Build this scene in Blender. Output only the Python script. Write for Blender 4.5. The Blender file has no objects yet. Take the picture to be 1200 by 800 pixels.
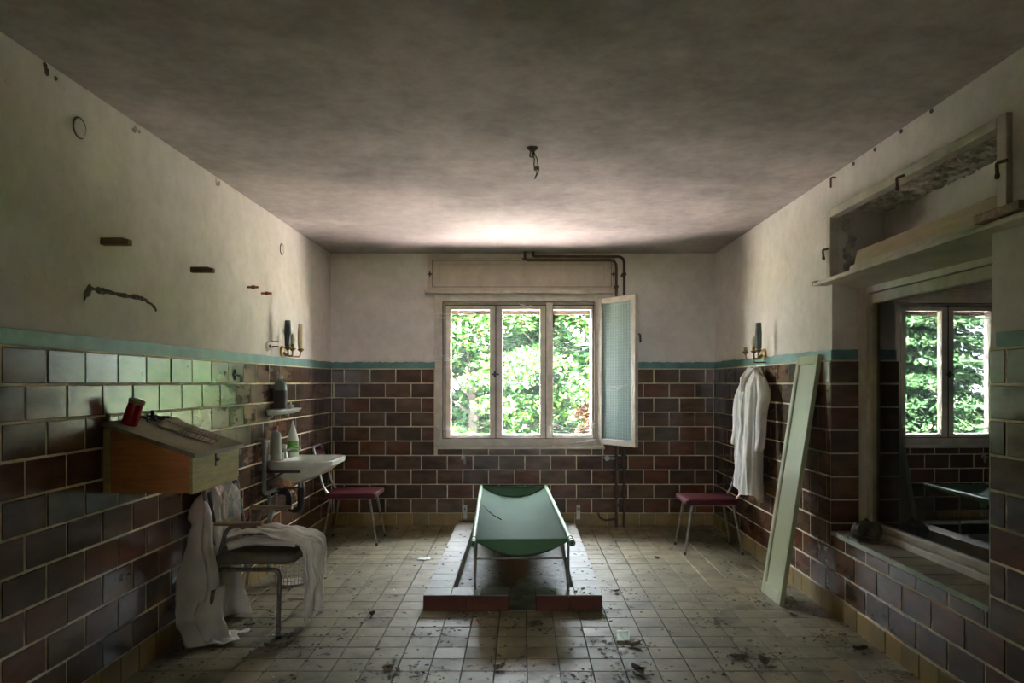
import bpy, math, random
import numpy as np
from mathutils import Matrix, Vector, Euler, noise

random.seed(7); rng = np.random.default_rng(7)
S = bpy.context.scene
COL = S.collection
PI = math.pi

# ------------------------------------------------------------------ camera, sky, sun, exposure
cam_d = bpy.data.cameras.new('camera'); cam = bpy.data.objects.new('camera', cam_d); COL.objects.link(cam)
cam.location = (0, 0, 1.39); cam.rotation_euler = (PI/2, 0, 0)
cam_d.sensor_width = 36; cam_d.lens = 25.35
cam_d.shift_x = -0.01; cam_d.shift_y = 0.04
cam_d.clip_start = 0.05; cam_d.clip_end = 300
S.camera = cam

world = bpy.data.worlds.new('sky'); S.world = world; world.use_nodes = True
bg = world.node_tree.nodes['Background']
bg.inputs['Color'].default_value = (0.79, 0.87, 1.0, 1); bg.inputs['Strength'].default_value = 8.0

sun_d = bpy.data.lights.new('sun', 'SUN'); sun = bpy.data.objects.new('sun', sun_d); COL.objects.link(sun)
sun_d.energy = 135.0; sun_d.angle = math.radians(1.5); sun_d.color = (1.0, 0.93, 0.86)
sun.rotation_euler = Vector((-0.60, 0.36, -0.76)).to_track_quat('-Z', 'Y').to_euler(); sun.location = (0, 0, 12)

portal_d = bpy.data.lights.new('window_portal', 'AREA'); portal = bpy.data.objects.new('window_portal', portal_d)
COL.objects.link(portal)                        # a sampling portal of the sky: it gives off no light of its own
portal_d.shape = 'RECTANGLE'; portal_d.size = 1.66; portal_d.size_y = 1.52; portal_d.cycles.is_portal = True
portal.location = (-0.03, 7.33, 1.505); portal.rotation_euler = (-PI/2, 0, 0)
portal2_d = bpy.data.lights.new('added_door_portal', 'AREA'); portal2 = bpy.data.objects.new('added_door_portal', portal2_d)
COL.objects.link(portal2)                       # the same for the open end of the passage added behind the camera
portal2_d.shape = 'RECTANGLE'; portal2_d.size = 1.2; portal2_d.size_y = 0.95; portal2_d.cycles.is_portal = True
portal2.location = (0.0, -6.15, 1.75); portal2.rotation_euler = (PI/2, 0, 0)

S.view_settings.view_transform = 'Standard'; S.view_settings.look = 'None'
S.view_settings.gamma = 1.0; S.view_settings.use_curve_mapping = False
S.view_settings.exposure = 2.92
S.cycles.max_bounces = 14; S.cycles.diffuse_bounces = 9; S.cycles.glossy_bounces = 5
S.cycles.transparent_max_bounces = 16
S.cycles.sample_clamp_indirect = 0.0
S.cycles.caustics_reflective = False; S.cycles.caustics_refractive = False

# ------------------------------------------------------------------ materials
def ramp(nt, stops, interp='LINEAR'):
    n = nt.nodes.new('ShaderNodeValToRGB'); cr = n.color_ramp; cr.interpolation = interp
    while len(cr.elements) < len(stops): cr.elements.new(0.5)
    for e, (p, c) in zip(cr.elements, stops):
        e.position = p; e.color = (c[0], c[1], c[2], 1)
    return n

def mk(name, c1, c2=None, scale=6.0, rough=0.6, rough2=None, bump=0.0, bscale=60.0, spec=0.5, metal=0.0, rand=None,
       stops=None, detail=6.0, coat=0.0, stretch=(1, 1, 1), sheen=0.0, ior=None, contrast=(0.35, 0.65)):
    m = bpy.data.materials.new(name); m.use_nodes = True
    nt = m.node_tree; b = nt.nodes['Principled BSDF']; L = nt.links.new
    b.inputs['Roughness'].default_value = rough; b.inputs['Metallic'].default_value = metal
    b.inputs['Specular IOR Level'].default_value = spec
    if ior: b.inputs['IOR'].default_value = ior
    if coat: b.inputs['Coat Weight'].default_value = coat; b.inputs['Coat Roughness'].default_value = 0.15
    tc = nt.nodes.new('ShaderNodeTexCoord'); mp = nt.nodes.new('ShaderNodeMapping'); mp.inputs['Scale'].default_value = stretch
    oi = nt.nodes.new('ShaderNodeObjectInfo')
    add = nt.nodes.new('ShaderNodeVectorMath'); add.operation = 'MULTIPLY_ADD'
    cx = nt.nodes.new('ShaderNodeCombineXYZ')
    for k in range(3): L(oi.outputs['Random'], cx.inputs[k])
    L(cx.outputs[0], add.inputs[0]); add.inputs[1].default_value = (37, 53, 71) if rand else (0, 0, 0)
    L(tc.outputs['Object'], mp.inputs[0]); L(mp.outputs[0], add.inputs[2])
    n = nt.nodes.new('ShaderNodeTexNoise'); n.inputs['Scale'].default_value = scale; n.inputs['Detail'].default_value = detail
    n.inputs['Roughness'].default_value = 0.62
    L(add.outputs[0], n.inputs['Vector'])
    if c2 is None: c2 = tuple(x*0.8 for x in c1)
    r = ramp(nt, stops or [(contrast[0], c2), (contrast[1], c1)]); L(n.outputs['Fac'], r.inputs[0])
    out = r.outputs[0]
    if rand:
        rr = ramp(nt, rand, 'CONSTANT'); L(oi.outputs['Random'], rr.inputs[0])
        mx = nt.nodes.new('ShaderNodeMix'); mx.data_type = 'RGBA'; mx.blend_type = 'MULTIPLY'; mx.inputs[0].default_value = 1
        L(out, mx.inputs[6]); L(rr.outputs[0], mx.inputs[7]); out = mx.outputs[2]
    L(out, b.inputs['Base Color'])
    if rough2 is not None:
        mr = nt.nodes.new('ShaderNodeMapRange'); mr.inputs['From Min'].default_value = 0.35; mr.inputs['From Max'].default_value = 0.65
        mr.inputs['To Min'].default_value = rough; mr.inputs['To Max'].default_value = rough2
        L(n.outputs['Fac'], mr.inputs['Value']); L(mr.outputs[0], b.inputs['Roughness'])
    if bump:
        n2 = nt.nodes.new('ShaderNodeTexNoise'); n2.inputs['Scale'].default_value = bscale; n2.inputs['Detail'].default_value = 4
        L(add.outputs[0], n2.inputs['Vector'])
        bp = nt.nodes.new('ShaderNodeBump'); bp.inputs['Strength'].default_value = bump; bp.inputs['Distance'].default_value = 0.01
        L(n2.outputs['Fac'], bp.inputs['Height']); L(bp.outputs[0], b.inputs['Normal'])
    return m

def mk_plaster(name, base, dark, speck=0.25, patch=0.5):
    m = bpy.data.materials.new(name); m.use_nodes = True
    nt = m.node_tree; b = nt.nodes['Principled BSDF']; L = nt.links.new
    b.inputs['Roughness'].default_value = 0.9; b.inputs['Specular IOR Level'].default_value = 0.2
    tc = nt.nodes.new('ShaderNodeTexCoord')
    n1 = nt.nodes.new('ShaderNodeTexNoise'); n1.inputs['Scale'].default_value = 1.1; n1.inputs['Detail'].default_value = 9; n1.inputs['Roughness'].default_value = 0.65
    n2 = nt.nodes.new('ShaderNodeTexNoise'); n2.inputs['Scale'].default_value = 9; n2.inputs['Detail'].default_value = 8; n2.inputs['Roughness'].default_value = 0.7
    v = nt.nodes.new('ShaderNodeTexNoise'); v.inputs['Scale'].default_value = 45; v.inputs['Detail'].default_value = 3
    for n in (n1, n2, v): L(tc.outputs['Object'], n.inputs['Vector'])
    r1 = ramp(nt, [(0.33, dark), (0.62, base)]); L(n1.outputs['Fac'], r1.inputs[0])
    r2 = ramp(nt, [(0.32, (0.74, 0.72, 0.68)), (0.6, (1, 1, 1))]); L(n2.outputs['Fac'], r2.inputs[0])
    r3 = ramp(nt, [(0.27, (0.45, 0.42, 0.38)), (0.33, (1, 1, 1))]); L(v.outputs['Fac'], r3.inputs[0])
    m1 = nt.nodes.new('ShaderNodeMix'); m1.data_type = 'RGBA'; m1.blend_type = 'MULTIPLY'; m1.inputs[0].default_value = patch
    L(r1.outputs[0], m1.inputs[6]); L(r2.outputs[0], m1.inputs[7])
    m2 = nt.nodes.new('ShaderNodeMix'); m2.data_type = 'RGBA'; m2.blend_type = 'MULTIPLY'; m2.inputs[0].default_value = speck
    L(m1.outputs[2], m2.inputs[6]); L(r3.outputs[0], m2.inputs[7])
    L(m2.outputs[2], b.inputs['Base Color'])
    bp = nt.nodes.new('ShaderNodeBump'); bp.inputs['Strength'].default_value = 0.25; bp.inputs['Distance'].default_value = 0.006
    L(n2.outputs['Fac'], bp.inputs['Height']); L(bp.outputs[0], b.inputs['Normal'])
    return m

def mk_glass(name, tint, refl=0.06, rough=0.0, haze=0.0, hazecol=(0.6, 0.75, 0.72), power=1.5, patt=False):
    """thin window glass: clear body, Fresnel reflection, optional dust / frosting"""
    m = bpy.data.materials.new(name); m.use_nodes = True; nt = m.node_tree; L = nt.links.new
    for n in list(nt.nodes): nt.nodes.remove(n)
    o = nt.nodes.new('ShaderNodeOutputMaterial')
    t = nt.nodes.new('ShaderNodeBsdfTransparent'); t.inputs[0].default_value = (*tint, 1)
    g = nt.nodes.new('ShaderNodeBsdfGlossy'); g.inputs['Roughness'].default_value = rough
    f = nt.nodes.new('ShaderNodeFresnel'); f.inputs['IOR'].default_value = power
    mx = nt.nodes.new('ShaderNodeMixShader'); L(f.outputs[0], mx.inputs[0]); L(t.outputs[0], mx.inputs[1]); L(g.outputs[0], mx.inputs[2])
    out = mx
    if haze:
        d = nt.nodes.new('ShaderNodeBsdfDiffuse'); d.inputs[0].default_value = (*hazecol, 1)
        tr = nt.nodes.new('ShaderNodeBsdfTranslucent'); tr.inputs[0].default_value = (*hazecol, 1)
        ad = nt.nodes.new('ShaderNodeMixShader'); ad.inputs[0].default_value = 0.5; L(d.outputs[0], ad.inputs[1]); L(tr.outputs[0], ad.inputs[2])
        m2 = nt.nodes.new('ShaderNodeMixShader'); m2.inputs[0].default_value = haze
        L(mx.outputs[0], m2.inputs[1]); L(ad.outputs[0], m2.inputs[2]); out = m2
        tc = nt.nodes.new('ShaderNodeTexCoord')
        if patt:
            w = nt.nodes.new('ShaderNodeTexVoronoi'); w.inputs['Scale'].default_value = 48; w.inputs['Randomness'].default_value = 0.15
            L(tc.outputs['Object'], w.inputs['Vector'])
            r = ramp(nt, [(0.25, (haze*1.2,)*3), (0.6, (haze*0.8,)*3)])
            L(w.outputs['Distance'], r.inputs[0]); L(r.outputs[0], m2.inputs[0])
        else:
            w = nt.nodes.new('ShaderNodeTexNoise'); w.inputs['Scale'].default_value = 7; w.inputs['Detail'].default_value = 6
            L(tc.outputs['Object'], w.inputs['Vector'])
            r = ramp(nt, [(0.35, (haze*0.4,)*3), (0.7, (haze*1.5,)*3)])
            L(w.outputs['Fac'], r.inputs[0]); L(r.outputs[0], m2.inputs[0])
    L(out.outputs[0], o.inputs[0])
    return m

def mk_leaf(name, stops, trans=0.35):
    m = bpy.data.materials.new(name); m.use_nodes = True; nt = m.node_tree; L = nt.links.new
    b = nt.nodes['Principled BSDF']; o = nt.nodes['Material Output']
    b.inputs['Roughness'].default_value = 0.5; b.inputs['Specular IOR Level'].default_value = 0.35
    ge = nt.nodes.new('ShaderNodeNewGeometry'); r = ramp(nt, stops); L(ge.outputs['Random Per Island'], r.inputs[0])
    L(r.outputs[0], b.inputs['Base Color'])
    t = nt.nodes.new('ShaderNodeBsdfTranslucent'); L(r.outputs[0], t.inputs[0])
    mx = nt.nodes.new('ShaderNodeMixShader'); mx.inputs[0].default_value = trans
    L(b.outputs[0], mx.inputs[1]); L(t.outputs[0], mx.inputs[2]); L(mx.outputs[0], o.inputs[0])
    return m

M = {}
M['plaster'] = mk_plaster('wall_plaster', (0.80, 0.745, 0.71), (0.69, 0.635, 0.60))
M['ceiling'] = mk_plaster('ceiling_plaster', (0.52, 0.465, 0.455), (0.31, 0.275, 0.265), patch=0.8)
M['added_corridor'] = mk_plaster('added_corridor_paint', (0.50, 0.48, 0.44), (0.42, 0.40, 0.36))  # walls of the passage added for light from behind the camera
M['rough_plaster'] = mk('broken_plaster', (0.60, 0.55, 0.49), (0.36, 0.33, 0.29), scale=14, rough=0.95, bump=1.0, bscale=30, contrast=(0.4, 0.6))
TILES = [(0.0, (1.0, 0.80, 0.72)), (0.2, (0.85, 0.85, 0.80)), (0.36, (1.15, 0.72, 0.6)), (0.5, (0.75, 0.68, 0.62)), (0.64, (1.1, 1.12, 0.98)), (0.8, (0.75, 0.74, 0.7)), (0.92, (1.2, 0.85, 0.6))]
M['tile'] = mk('glazed_brown_tile', (0.15, 0.086, 0.055), (0.08, 0.047, 0.033), scale=5, rough=0.12, rough2=0.26, bump=0.10, bscale=22, rand=TILES, spec=0.5, stretch=(1, 1, 2.4))
M['grout'] = mk('pale_grout', (0.78, 0.66, 0.46), (0.60, 0.49, 0.33), scale=12, rough=0.9, bump=0.3)
M['silledge'] = mk('greenish_sill_edge', (0.34, 0.38, 0.28), (0.25, 0.28, 0.2), scale=9, rough=0.6)
M['ochre'] = mk('ochre_tile', (0.33, 0.22, 0.07), (0.22, 0.145, 0.05), scale=6, rough=0.42, rough2=0.6, bump=0.1, rand=[(0, (1, 1, 1)), (0.4, (0.85, 0.86, 0.85)), (0.7, (1.1, 1.05, 0.9))])
M['band'] = mk('turquoise_paint', (0.13, 0.29, 0.26), (0.085, 0.20, 0.19), scale=7, rough=0.5, bump=0.25, bscale=25)
FT = [(0, (1, 1, 1)), (0.2, (0.93, 0.93, 0.9)), (0.4, (1.05, 1.02, 0.97)), (0.6, (0.88, 0.9, 0.86)), (0.8, (0.98, 0.95, 0.9))]
M['floor'] = mk('dusty_floor_tile', (0.26, 0.215, 0.125), (0.135, 0.11, 0.066), scale=4.5, rough=0.62, rough2=0.45, bump=0.12, bscale=40, rand=FT, detail=9, contrast=(0.30, 0.56))
M['floorgrout'] = mk('dark_floor_grout', (0.05, 0.043, 0.03), (0.03, 0.027, 0.02), scale=10, rough=0.95)
M['plinthtop'] = mk('plinth_top_tile', (0.30, 0.27, 0.215), (0.20, 0.18, 0.145), scale=5, rough=0.5, bump=0.1, rand=FT)
M['pit'] = mk('dirty_pit_floor', (0.20, 0.17, 0.12), (0.085, 0.07, 0.05), scale=7, rough=0.6, bump=0.4, bscale=28)
M['redtile'] = mk('oxblood_tile', (0.12, 0.030, 0.011), (0.065, 0.017, 0.008), scale=9, rough=0.55, rough2=0.7, spec=0.25, bump=0.1)
M['scar'] = mk('broken_plaster_scar', (0.20, 0.16, 0.12), (0.07, 0.055, 0.045), scale=40, rough=0.95, bump=1.0, bscale=90)
M['cream'] = mk('cream_paint', (0.62, 0.56, 0.47), (0.46, 0.41, 0.33), scale=9, rough=0.38, rough2=0.55, bump=0.12, bscale=30)
M['creamdark'] = mk('soiled_cream_paint', (0.46, 0.40, 0.29), (0.33, 0.28, 0.2), scale=7, rough=0.5, bump=0.15)
M['shut'] = mk('shutter_box_paint', (0.58, 0.49, 0.41), (0.48, 0.40, 0.33), scale=8, rough=0.55, bump=0.1)
M['groove'] = mk('dark_joint', (0.05, 0.04, 0.03), rough=0.9)
M['doorpaint'] = mk('pale_door_paint', (0.41, 0.43, 0.25), (0.37, 0.39, 0.225), scale=5, rough=0.32, bump=0.03, bscale=14)
M['clear'] = mk_glass('dusty_clear_glass', (0.97, 0.98, 0.97), haze=0.012, power=1.12)
M['frost'] = mk_glass('patterned_glass', (0.75, 0.88, 0.85), haze=0.8, hazecol=(0.62, 0.76, 0.74), rough=0.25, power=1.4, patt=True)
M['darkglass'] = mk_glass('dark_window_glass', (0.55, 0.55, 0.5), haze=0.018, hazecol=(0.5, 0.5, 0.45), power=2.6)
M['shutter'] = mk('brown_slat', (0.022, 0.018, 0.013), rough=0.8)
M['pipe'] = mk('rusty_brown_pipe', (0.10, 0.055, 0.035), (0.055, 0.032, 0.025), scale=20, rough=0.5, bump=0.2)
M['greypipe'] = mk('grey_painted_pipe', (0.34, 0.37, 0.34), (0.22, 0.25, 0.23), scale=14, rough=0.45)
M['iron'] = mk('dark_iron', (0.075, 0.062, 0.048), (0.035, 0.029, 0.024), scale=30, rough=0.55, bump=0.3, metal=0.3)
M['corroded'] = mk('corroded_metal', (0.20, 0.165, 0.12), (0.07, 0.058, 0.045), scale=22, rough=0.5, bump=0.5, metal=0.2)
M['chrome'] = mk('dull_chrome', (0.55, 0.54, 0.50), (0.35, 0.32, 0.27), scale=30, rough=0.3, metal=1.0)
M['steel'] = mk('worn_steel_tube', (0.30, 0.28, 0.24), (0.17, 0.14, 0.11), scale=24, rough=0.38, metal=0.7)
M['brass'] = mk('old_brass', (0.34, 0.21, 0.07), (0.19, 0.115, 0.04), scale=30, rough=0.35, metal=0.9)
M['woodred'] = mk('reddish_plywood', (0.68, 0.26, 0.08), (0.50, 0.175, 0.055), scale=7, rough=0.5, stretch=(1.2, 1, 9), bump=0.08)
M['woodpale'] = mk('greenish_varnished_wood', (0.52, 0.41, 0.13), (0.36, 0.28, 0.09), scale=6, rough=0.5, stretch=(1, 1, 7), bump=0.08)
M['woodlid'] = mk('dusty_lid_wood', (0.33, 0.28, 0.18), (0.22, 0.185, 0.12), scale=7, rough=0.6, stretch=(2, 9, 1), bump=0.1)
M['woodarm'] = mk('armrest_wood', (0.30, 0.20, 0.11), (0.19, 0.12, 0.065), scale=9, rough=0.5, stretch=(1, 7, 7))
M['woodpeg'] = mk('old_peg_wood', (0.25, 0.17, 0.085), (0.15, 0.10, 0.05), scale=14, rough=0.8, stretch=(1, 7, 7), bump=0.3)
M['board'] = mk('pale_board', (0.58, 0.45, 0.29), (0.48, 0.37, 0.23), scale=6, rough=0.55, stretch=(6, 1, 6))
M['white'] = mk('white_ceramic', (0.86, 0.87, 0.81), (0.74, 0.75, 0.69), scale=8, rough=0.16, rough2=0.3)
M['cloth'] = mk('soiled_white_cotton', (0.80, 0.75, 0.67), (0.62, 0.57, 0.50), scale=6, rough=0.92, spec=0.15, bump=0.2, bscale=120)
M['coat'] = mk('white_cotton_coat', (0.66, 0.64, 0.58), (0.52, 0.50, 0.45), scale=6, rough=0.92, spec=0.15, bump=0.2, bscale=120)
M['seat'] = mk('brown_vinyl', (0.20, 0.155, 0.10), (0.13, 0.10, 0.065), scale=10, rough=0.42, bump=0.1)
M['redvinyl'] = mk('maroon_vinyl', (0.10, 0.016, 0.018), (0.065, 0.011, 0.013), scale=12, rough=0.5, rough2=0.65, spec=0.2)
M['canvas'] = mk('green_canvas', (0.125, 0.175, 0.125), (0.085, 0.125, 0.09), scale=7, rough=0.6, rough2=0.7, bump=0.12, bscale=26, spec=0.06)
_nt = M['canvas'].node_tree; _o = _nt.nodes['Material Output']; _b = _nt.nodes['Principled BSDF']
_t = _nt.nodes.new('ShaderNodeBsdfTranslucent'); _t.inputs[0].default_value = (0.24, 0.34, 0.20, 1)
_x = _nt.nodes.new('ShaderNodeMixShader'); _x.inputs[0].default_value = 0.45
_nt.links.new(_b.outputs[0], _x.inputs[1]); _nt.links.new(_t.outputs[0], _x.inputs[2]); _nt.links.new(_x.outputs[0], _o.inputs[0])
M['pole'] = mk('pale_green_pole', (0.19, 0.28, 0.14), (0.13, 0.19, 0.10), scale=14, rough=0.4, bump=0.1)
M['redjar'] = mk('red_plastic', (0.50, 0.012, 0.018), (0.36, 0.008, 0.012), scale=10, rough=0.25, spec=0.6)
M['redcap'] = mk('red_cap', (0.35, 0.03, 0.03), rough=0.4)
M['gold'] = mk('gold_lid', (0.45, 0.34, 0.16), (0.25, 0.18, 0.08), scale=20, rough=0.35, metal=0.8)
M['paper'] = mk('yellowed_paper', (0.48, 0.40, 0.29), (0.36, 0.29, 0.2), scale=7, rough=0.9)
M['ink'] = mk('print_ink', (0.06, 0.05, 0.045), rough=0.9)
M['scrap'] = mk('pale_green_paper', (0.55, 0.66, 0.53), (0.45, 0.55, 0.44), scale=9, rough=0.8)
M['blackrubber'] = mk('black_plastic', (0.012, 0.012, 0.011), rough=0.35)
M['plasticclear'] = mk('milky_plastic', (0.52, 0.53, 0.42), (0.42, 0.42, 0.32), scale=7, rough=0.3)
M['plasticwhite'] = mk('white_plastic', (0.64, 0.66, 0.60), (0.52, 0.54, 0.48), scale=7, rough=0.35)
M['greenlabel'] = mk('green_label', (0.09, 0.33, 0.03), (0.06, 0.25, 0.02), scale=8, rough=0.5)
M['bottleglass'] = mk('grey_bottle_glass', (0.30, 0.34, 0.29), (0.22, 0.26, 0.22), scale=7, rough=0.12)
M['darklabel'] = mk('dark_bottle_label', (0.085, 0.06, 0.05), (0.05, 0.035, 0.03), scale=9, rough=0.6)
M['shadewhite'] = mk('ivory_shade', (0.72, 0.60, 0.42), (0.6, 0.48, 0.32), scale=9, rough=0.6)
M['shadedark'] = mk('dark_green_backlit_shade', (0.11, 0.13, 0.105), (0.07, 0.085, 0.07), scale=9, rough=0.6)  # backlit darkness of the candle shades put into the colour; also the armchair backrest
M['bulb'] = mk('dusty_bulb', (0.62, 0.58, 0.46), (0.5, 0.46, 0.36), scale=9, rough=0.15)
M['deadleaf'] = mk('dead_leaf', (0.17, 0.13, 0.085), (0.10, 0.075, 0.05), scale=30, rough=0.85, rand=[(0, (1, 1, 1)), (0.3, (0.7, 0.7, 0.7)), (0.6, (1.5, 1.4, 1.3)), (0.85, (0.5, 0.5, 0.5))])
M['litter'] = mk_leaf('leaf_litter', [(0, (0.05, 0.038, 0.024)), (0.7, (0.10, 0.075, 0.048)), (1, (0.16, 0.13, 0.085))], trans=0.05)
M['chips'] = mk_leaf('plaster_chips', [(0, (0.5, 0.48, 0.42)), (1, (0.66, 0.68, 0.62))], trans=0.0)
M['web'] = mk('cobweb_silk', (0.75, 0.75, 0.72), rough=0.9)
M['leafA'] = mk_leaf('broad_leaf', [(0, (0.005, 0.028, 0.003)), (0.5, (0.013, 0.055, 0.005)), (0.85, (0.034, 0.080, 0.007)), (1, (0.07, 0.08, 0.012))])
M['leafB'] = mk_leaf('conifer_needle', [(0, (0.008, 0.028, 0.010)), (0.6, (0.017, 0.050, 0.017)), (1, (0.04, 0.08, 0.028))], trans=0.2)
M['leafC'] = mk_leaf('brown_leaf', [(0, (0.03, 0.010, 0.004)), (1, (0.06, 0.025, 0.009))], trans=0.3)
M['bark'] = mk('bark', (0.03, 0.022, 0.014), (0.015, 0.011, 0.008), scale=20, rough=0.9, bump=0.6)
M['lawn'] = mk('lawn_grass', (0.12, 0.15, 0.05), (0.07, 0.095, 0.03), scale=3, rough=0.95, bump=0.5, bscale=40)
M['bounceground'] = mk('pale_bounce_ground', (0.27, 0.243, 0.24), (0.21, 0.19, 0.19), scale=3, rough=0.9, bump=0.2)  # pale so the added ground strip throws sunlight up through the window
M['outer'] = mk('outer_render', (0.22, 0.225, 0.235), rough=0.9)
M['stain'] = mk('rust_red_stain', (0.13, 0.032, 0.02), (0.09, 0.03, 0.02), scale=14, rough=0.5)

# ------------------------------------------------------------------ mesh builder
class MB:
    def __init__(self): self.v = []; self.f = []
    def add(self, vs, fs, mx=None):
        o = len(self.v)
        self.v += [tuple(mx @ Vector(p)) if mx else tuple(p) for p in vs]
        self.f += [tuple(i+o for i in f) for f in fs]; return self
    def box(self, a, b, mx=None):
        x0, x1 = sorted((a[0], b[0])); y0, y1 = sorted((a[1], b[1])); z0, z1 = sorted((a[2], b[2]))
        return self.add([(x0, y0, z0), (x1, y0, z0), (x1, y1, z0), (x0, y1, z0), (x0, y0, z1), (x1, y0, z1), (x1, y1, z1), (x0, y1, z1)],
                        [(3, 2, 1, 0), (4, 5, 6, 7), (0, 1, 5, 4), (1, 2, 6, 5), (2, 3, 7, 6), (3, 0, 4, 7)], mx)
    def prism(self, pts, axis, a, b, mx=None):
        """polygon pts in the two other axes, extruded from a to b along axis"""
        def P(p, t):
            return {'x': (t, p[0], p[1]), 'y': (p[0], t, p[1]), 'z': (p[0], p[1], t)}[axis]
        n = len(pts)
        vs = [P(p, a) for p in pts] + [P(p, b) for p in pts]
        fs = [tuple(range(n))[::-1], tuple(range(n, 2*n))] + [(i, (i+1) % n, (i+1) % n+n, i+n) for i in range(n)]
        return self.add(vs, fs, mx)
    def loft(self, rings, cap=True, closed=True, mx=None):
        n = len(rings[0]); vs = [p for r in rings for p in r]; fs = []
        for k in range(len(rings)-1):
            for i in range(n if closed else n-1):
                j = (i+1) % n
                fs.append((k*n+i, k*n+j, (k+1)*n+j, (k+1)*n+i))
        if cap and closed:
            fs.append(tuple(range(n))[::-1]); fs.append(tuple(range((len(rings)-1)*n, len(rings)*n)))
        return self.add(vs, fs, mx)
    def lathe(self, prof, n=16, mx=None, cap=True):
        rings = [[(max(r, 1e-4)*math.cos(2*PI*i/n), max(r, 1e-4)*math.sin(2*PI*i/n), z) for i in range(n)] for r, z in prof]
        return self.loft(rings, cap, True, mx)
    def tube(self, path, r, n=8, mx=None, cap=True):
        P = [Vector(p) for p in path]; rings = []
        rs = r if isinstance(r, (list, tuple)) else [r]*len(P)
        t0 = (P[1]-P[0]).normalized(); up = Vector((0, 0, 1)) if abs(t0.z) < 0.9 else Vector((1, 0, 0))
        nrm = (up - t0*up.dot(t0)).normalized()
        for i, p in enumerate(P):
            t = ((P[min(i+1, len(P)-1)]-p).normalized() + (p-P[max(i-1, 0)]).normalized())
            t = t.normalized() if t.length > 1e-6 else t0
            nrm = (nrm - t*nrm.dot(t)).normalized(); b = t.cross(nrm)
            rings.append([tuple(p + (nrm*math.cos(2*PI*k/n) + b*math.sin(2*PI*k/n))*rs[i]) for k in range(n)])
        return self.loft(rings, cap, True, mx)
    def sheet(self, fn, nu, nv):
        rings = [[tuple(fn(i/nu, j/nv)) for i in range(nu+1)] for j in range(nv+1)]
        return self.loft(rings, False, False)
    def mesh(self, name, mat, smooth=False):
        me = bpy.data.meshes.new(name); me.from_pydata(self.v, [], self.f); me.update()
        import bmesh
        bm = bmesh.new(); bm.from_mesh(me); bmesh.ops.recalc_face_normals(bm, faces=bm.faces); bm.to_mesh(me); bm.free()
        if mat: me.materials.append(mat)
        if smooth:
            me.polygons.foreach_set('use_smooth', [True]*len(me.polygons)); me.set_sharp_from_angle(angle=math.radians(40))
        return me

def fillet(pts, r, k=5):
    P = [Vector(p) for p in pts]; out = [P[0]]
    for i in range(1, len(P)-1):
        a, b, c = P[i-1], P[i], P[i+1]
        d1 = (a-b); d2 = (c-b); q = min(r, d1.length*0.45, d2.length*0.45)
        s = b+d1.normalized()*q; e = b+d2.normalized()*q
        for j in range(k+1):
            t = j/k; out.append(s*(1-t)**2 + b*2*t*(1-t) + e*t*t)
    out.append(P[-1]); return out

def link(name, me, parent=None):
    o = bpy.data.objects.new(name, me); COL.objects.link(o)
    if parent is not None: o.parent = parent
    return o
def worldloc(o):
    v = Vector((0, 0, 0))
    while o is not None: v += o.location; o = o.parent
    return v
def part(name, mb, mat, parent=None, smooth=False, bevel=0.0, solid=0.0, sub=0, local=False, label=None, kind=None, off=0):
    """mesh part; points are in world space (roots built before turning) unless local"""
    if parent is not None and not local:
        w = worldloc(parent); mb.v = [(x-w.x, y-w.y, z-w.z) for x, y, z in mb.v]
    o = link(name, mb.mesh(name, mat, smooth), parent)
    if solid:
        m = o.modifiers.new('solid', 'SOLIDIFY'); m.thickness = solid; m.offset = off
    if sub:
        m = o.modifiers.new('sub', 'SUBSURF'); m.levels = sub; m.render_levels = sub
    if bevel:
        m = o.modifiers.new('bevel', 'BEVEL'); m.width = bevel; m.segments = 2; m.limit_method = 'ANGLE'
    if label: o['label'] = label
    if kind: o['kind'] = kind
    return o
def tag(o, label, cat, group=None, kind=None):
    o['label'] = label; o['category'] = cat
    if group: o['group'] = group
    if kind: o['kind'] = kind
    return o
def thing(name, loc, label, cat, group=None, rz=0):
    o = bpy.data.objects.new(name, None); COL.objects.link(o); o.location = loc; o.rotation_euler = (0, 0, rz)
    o.empty_display_size = 0.05
    return tag(o, label, cat, group)
def struct(name, mb, mat, parent=None, **k):
    o = part(name, mb, mat, parent, **k); o['kind'] = 'structure'; return o
def dup(o, parent=None):
    c = o.copy(); COL.objects.link(c)
    if parent is not None: c.parent = parent
    for ch in list(o.children): dup(ch, c)
    return c

# ------------------------------------------------------------------ room shell
XL, XR, YB, ZC, YF = -1.875, 1.883, 7.04, 2.65, -1.3
WX0, WX1, WZ0, WZ1 = -0.85, 0.783, 0.757, 2.25           # back window opening
NY0, NY1, SZ = 2.888, 4.383, 0.485                        # right window niche, sill height
BY0, BY1, BZ0, BZ1 = 2.79, 4.39, 2.01, 2.43               # open shutter box over it
T = 0.016                                                 # tile face in front of the plaster
ROW, RTOP = 0.1406, 1.523

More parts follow.
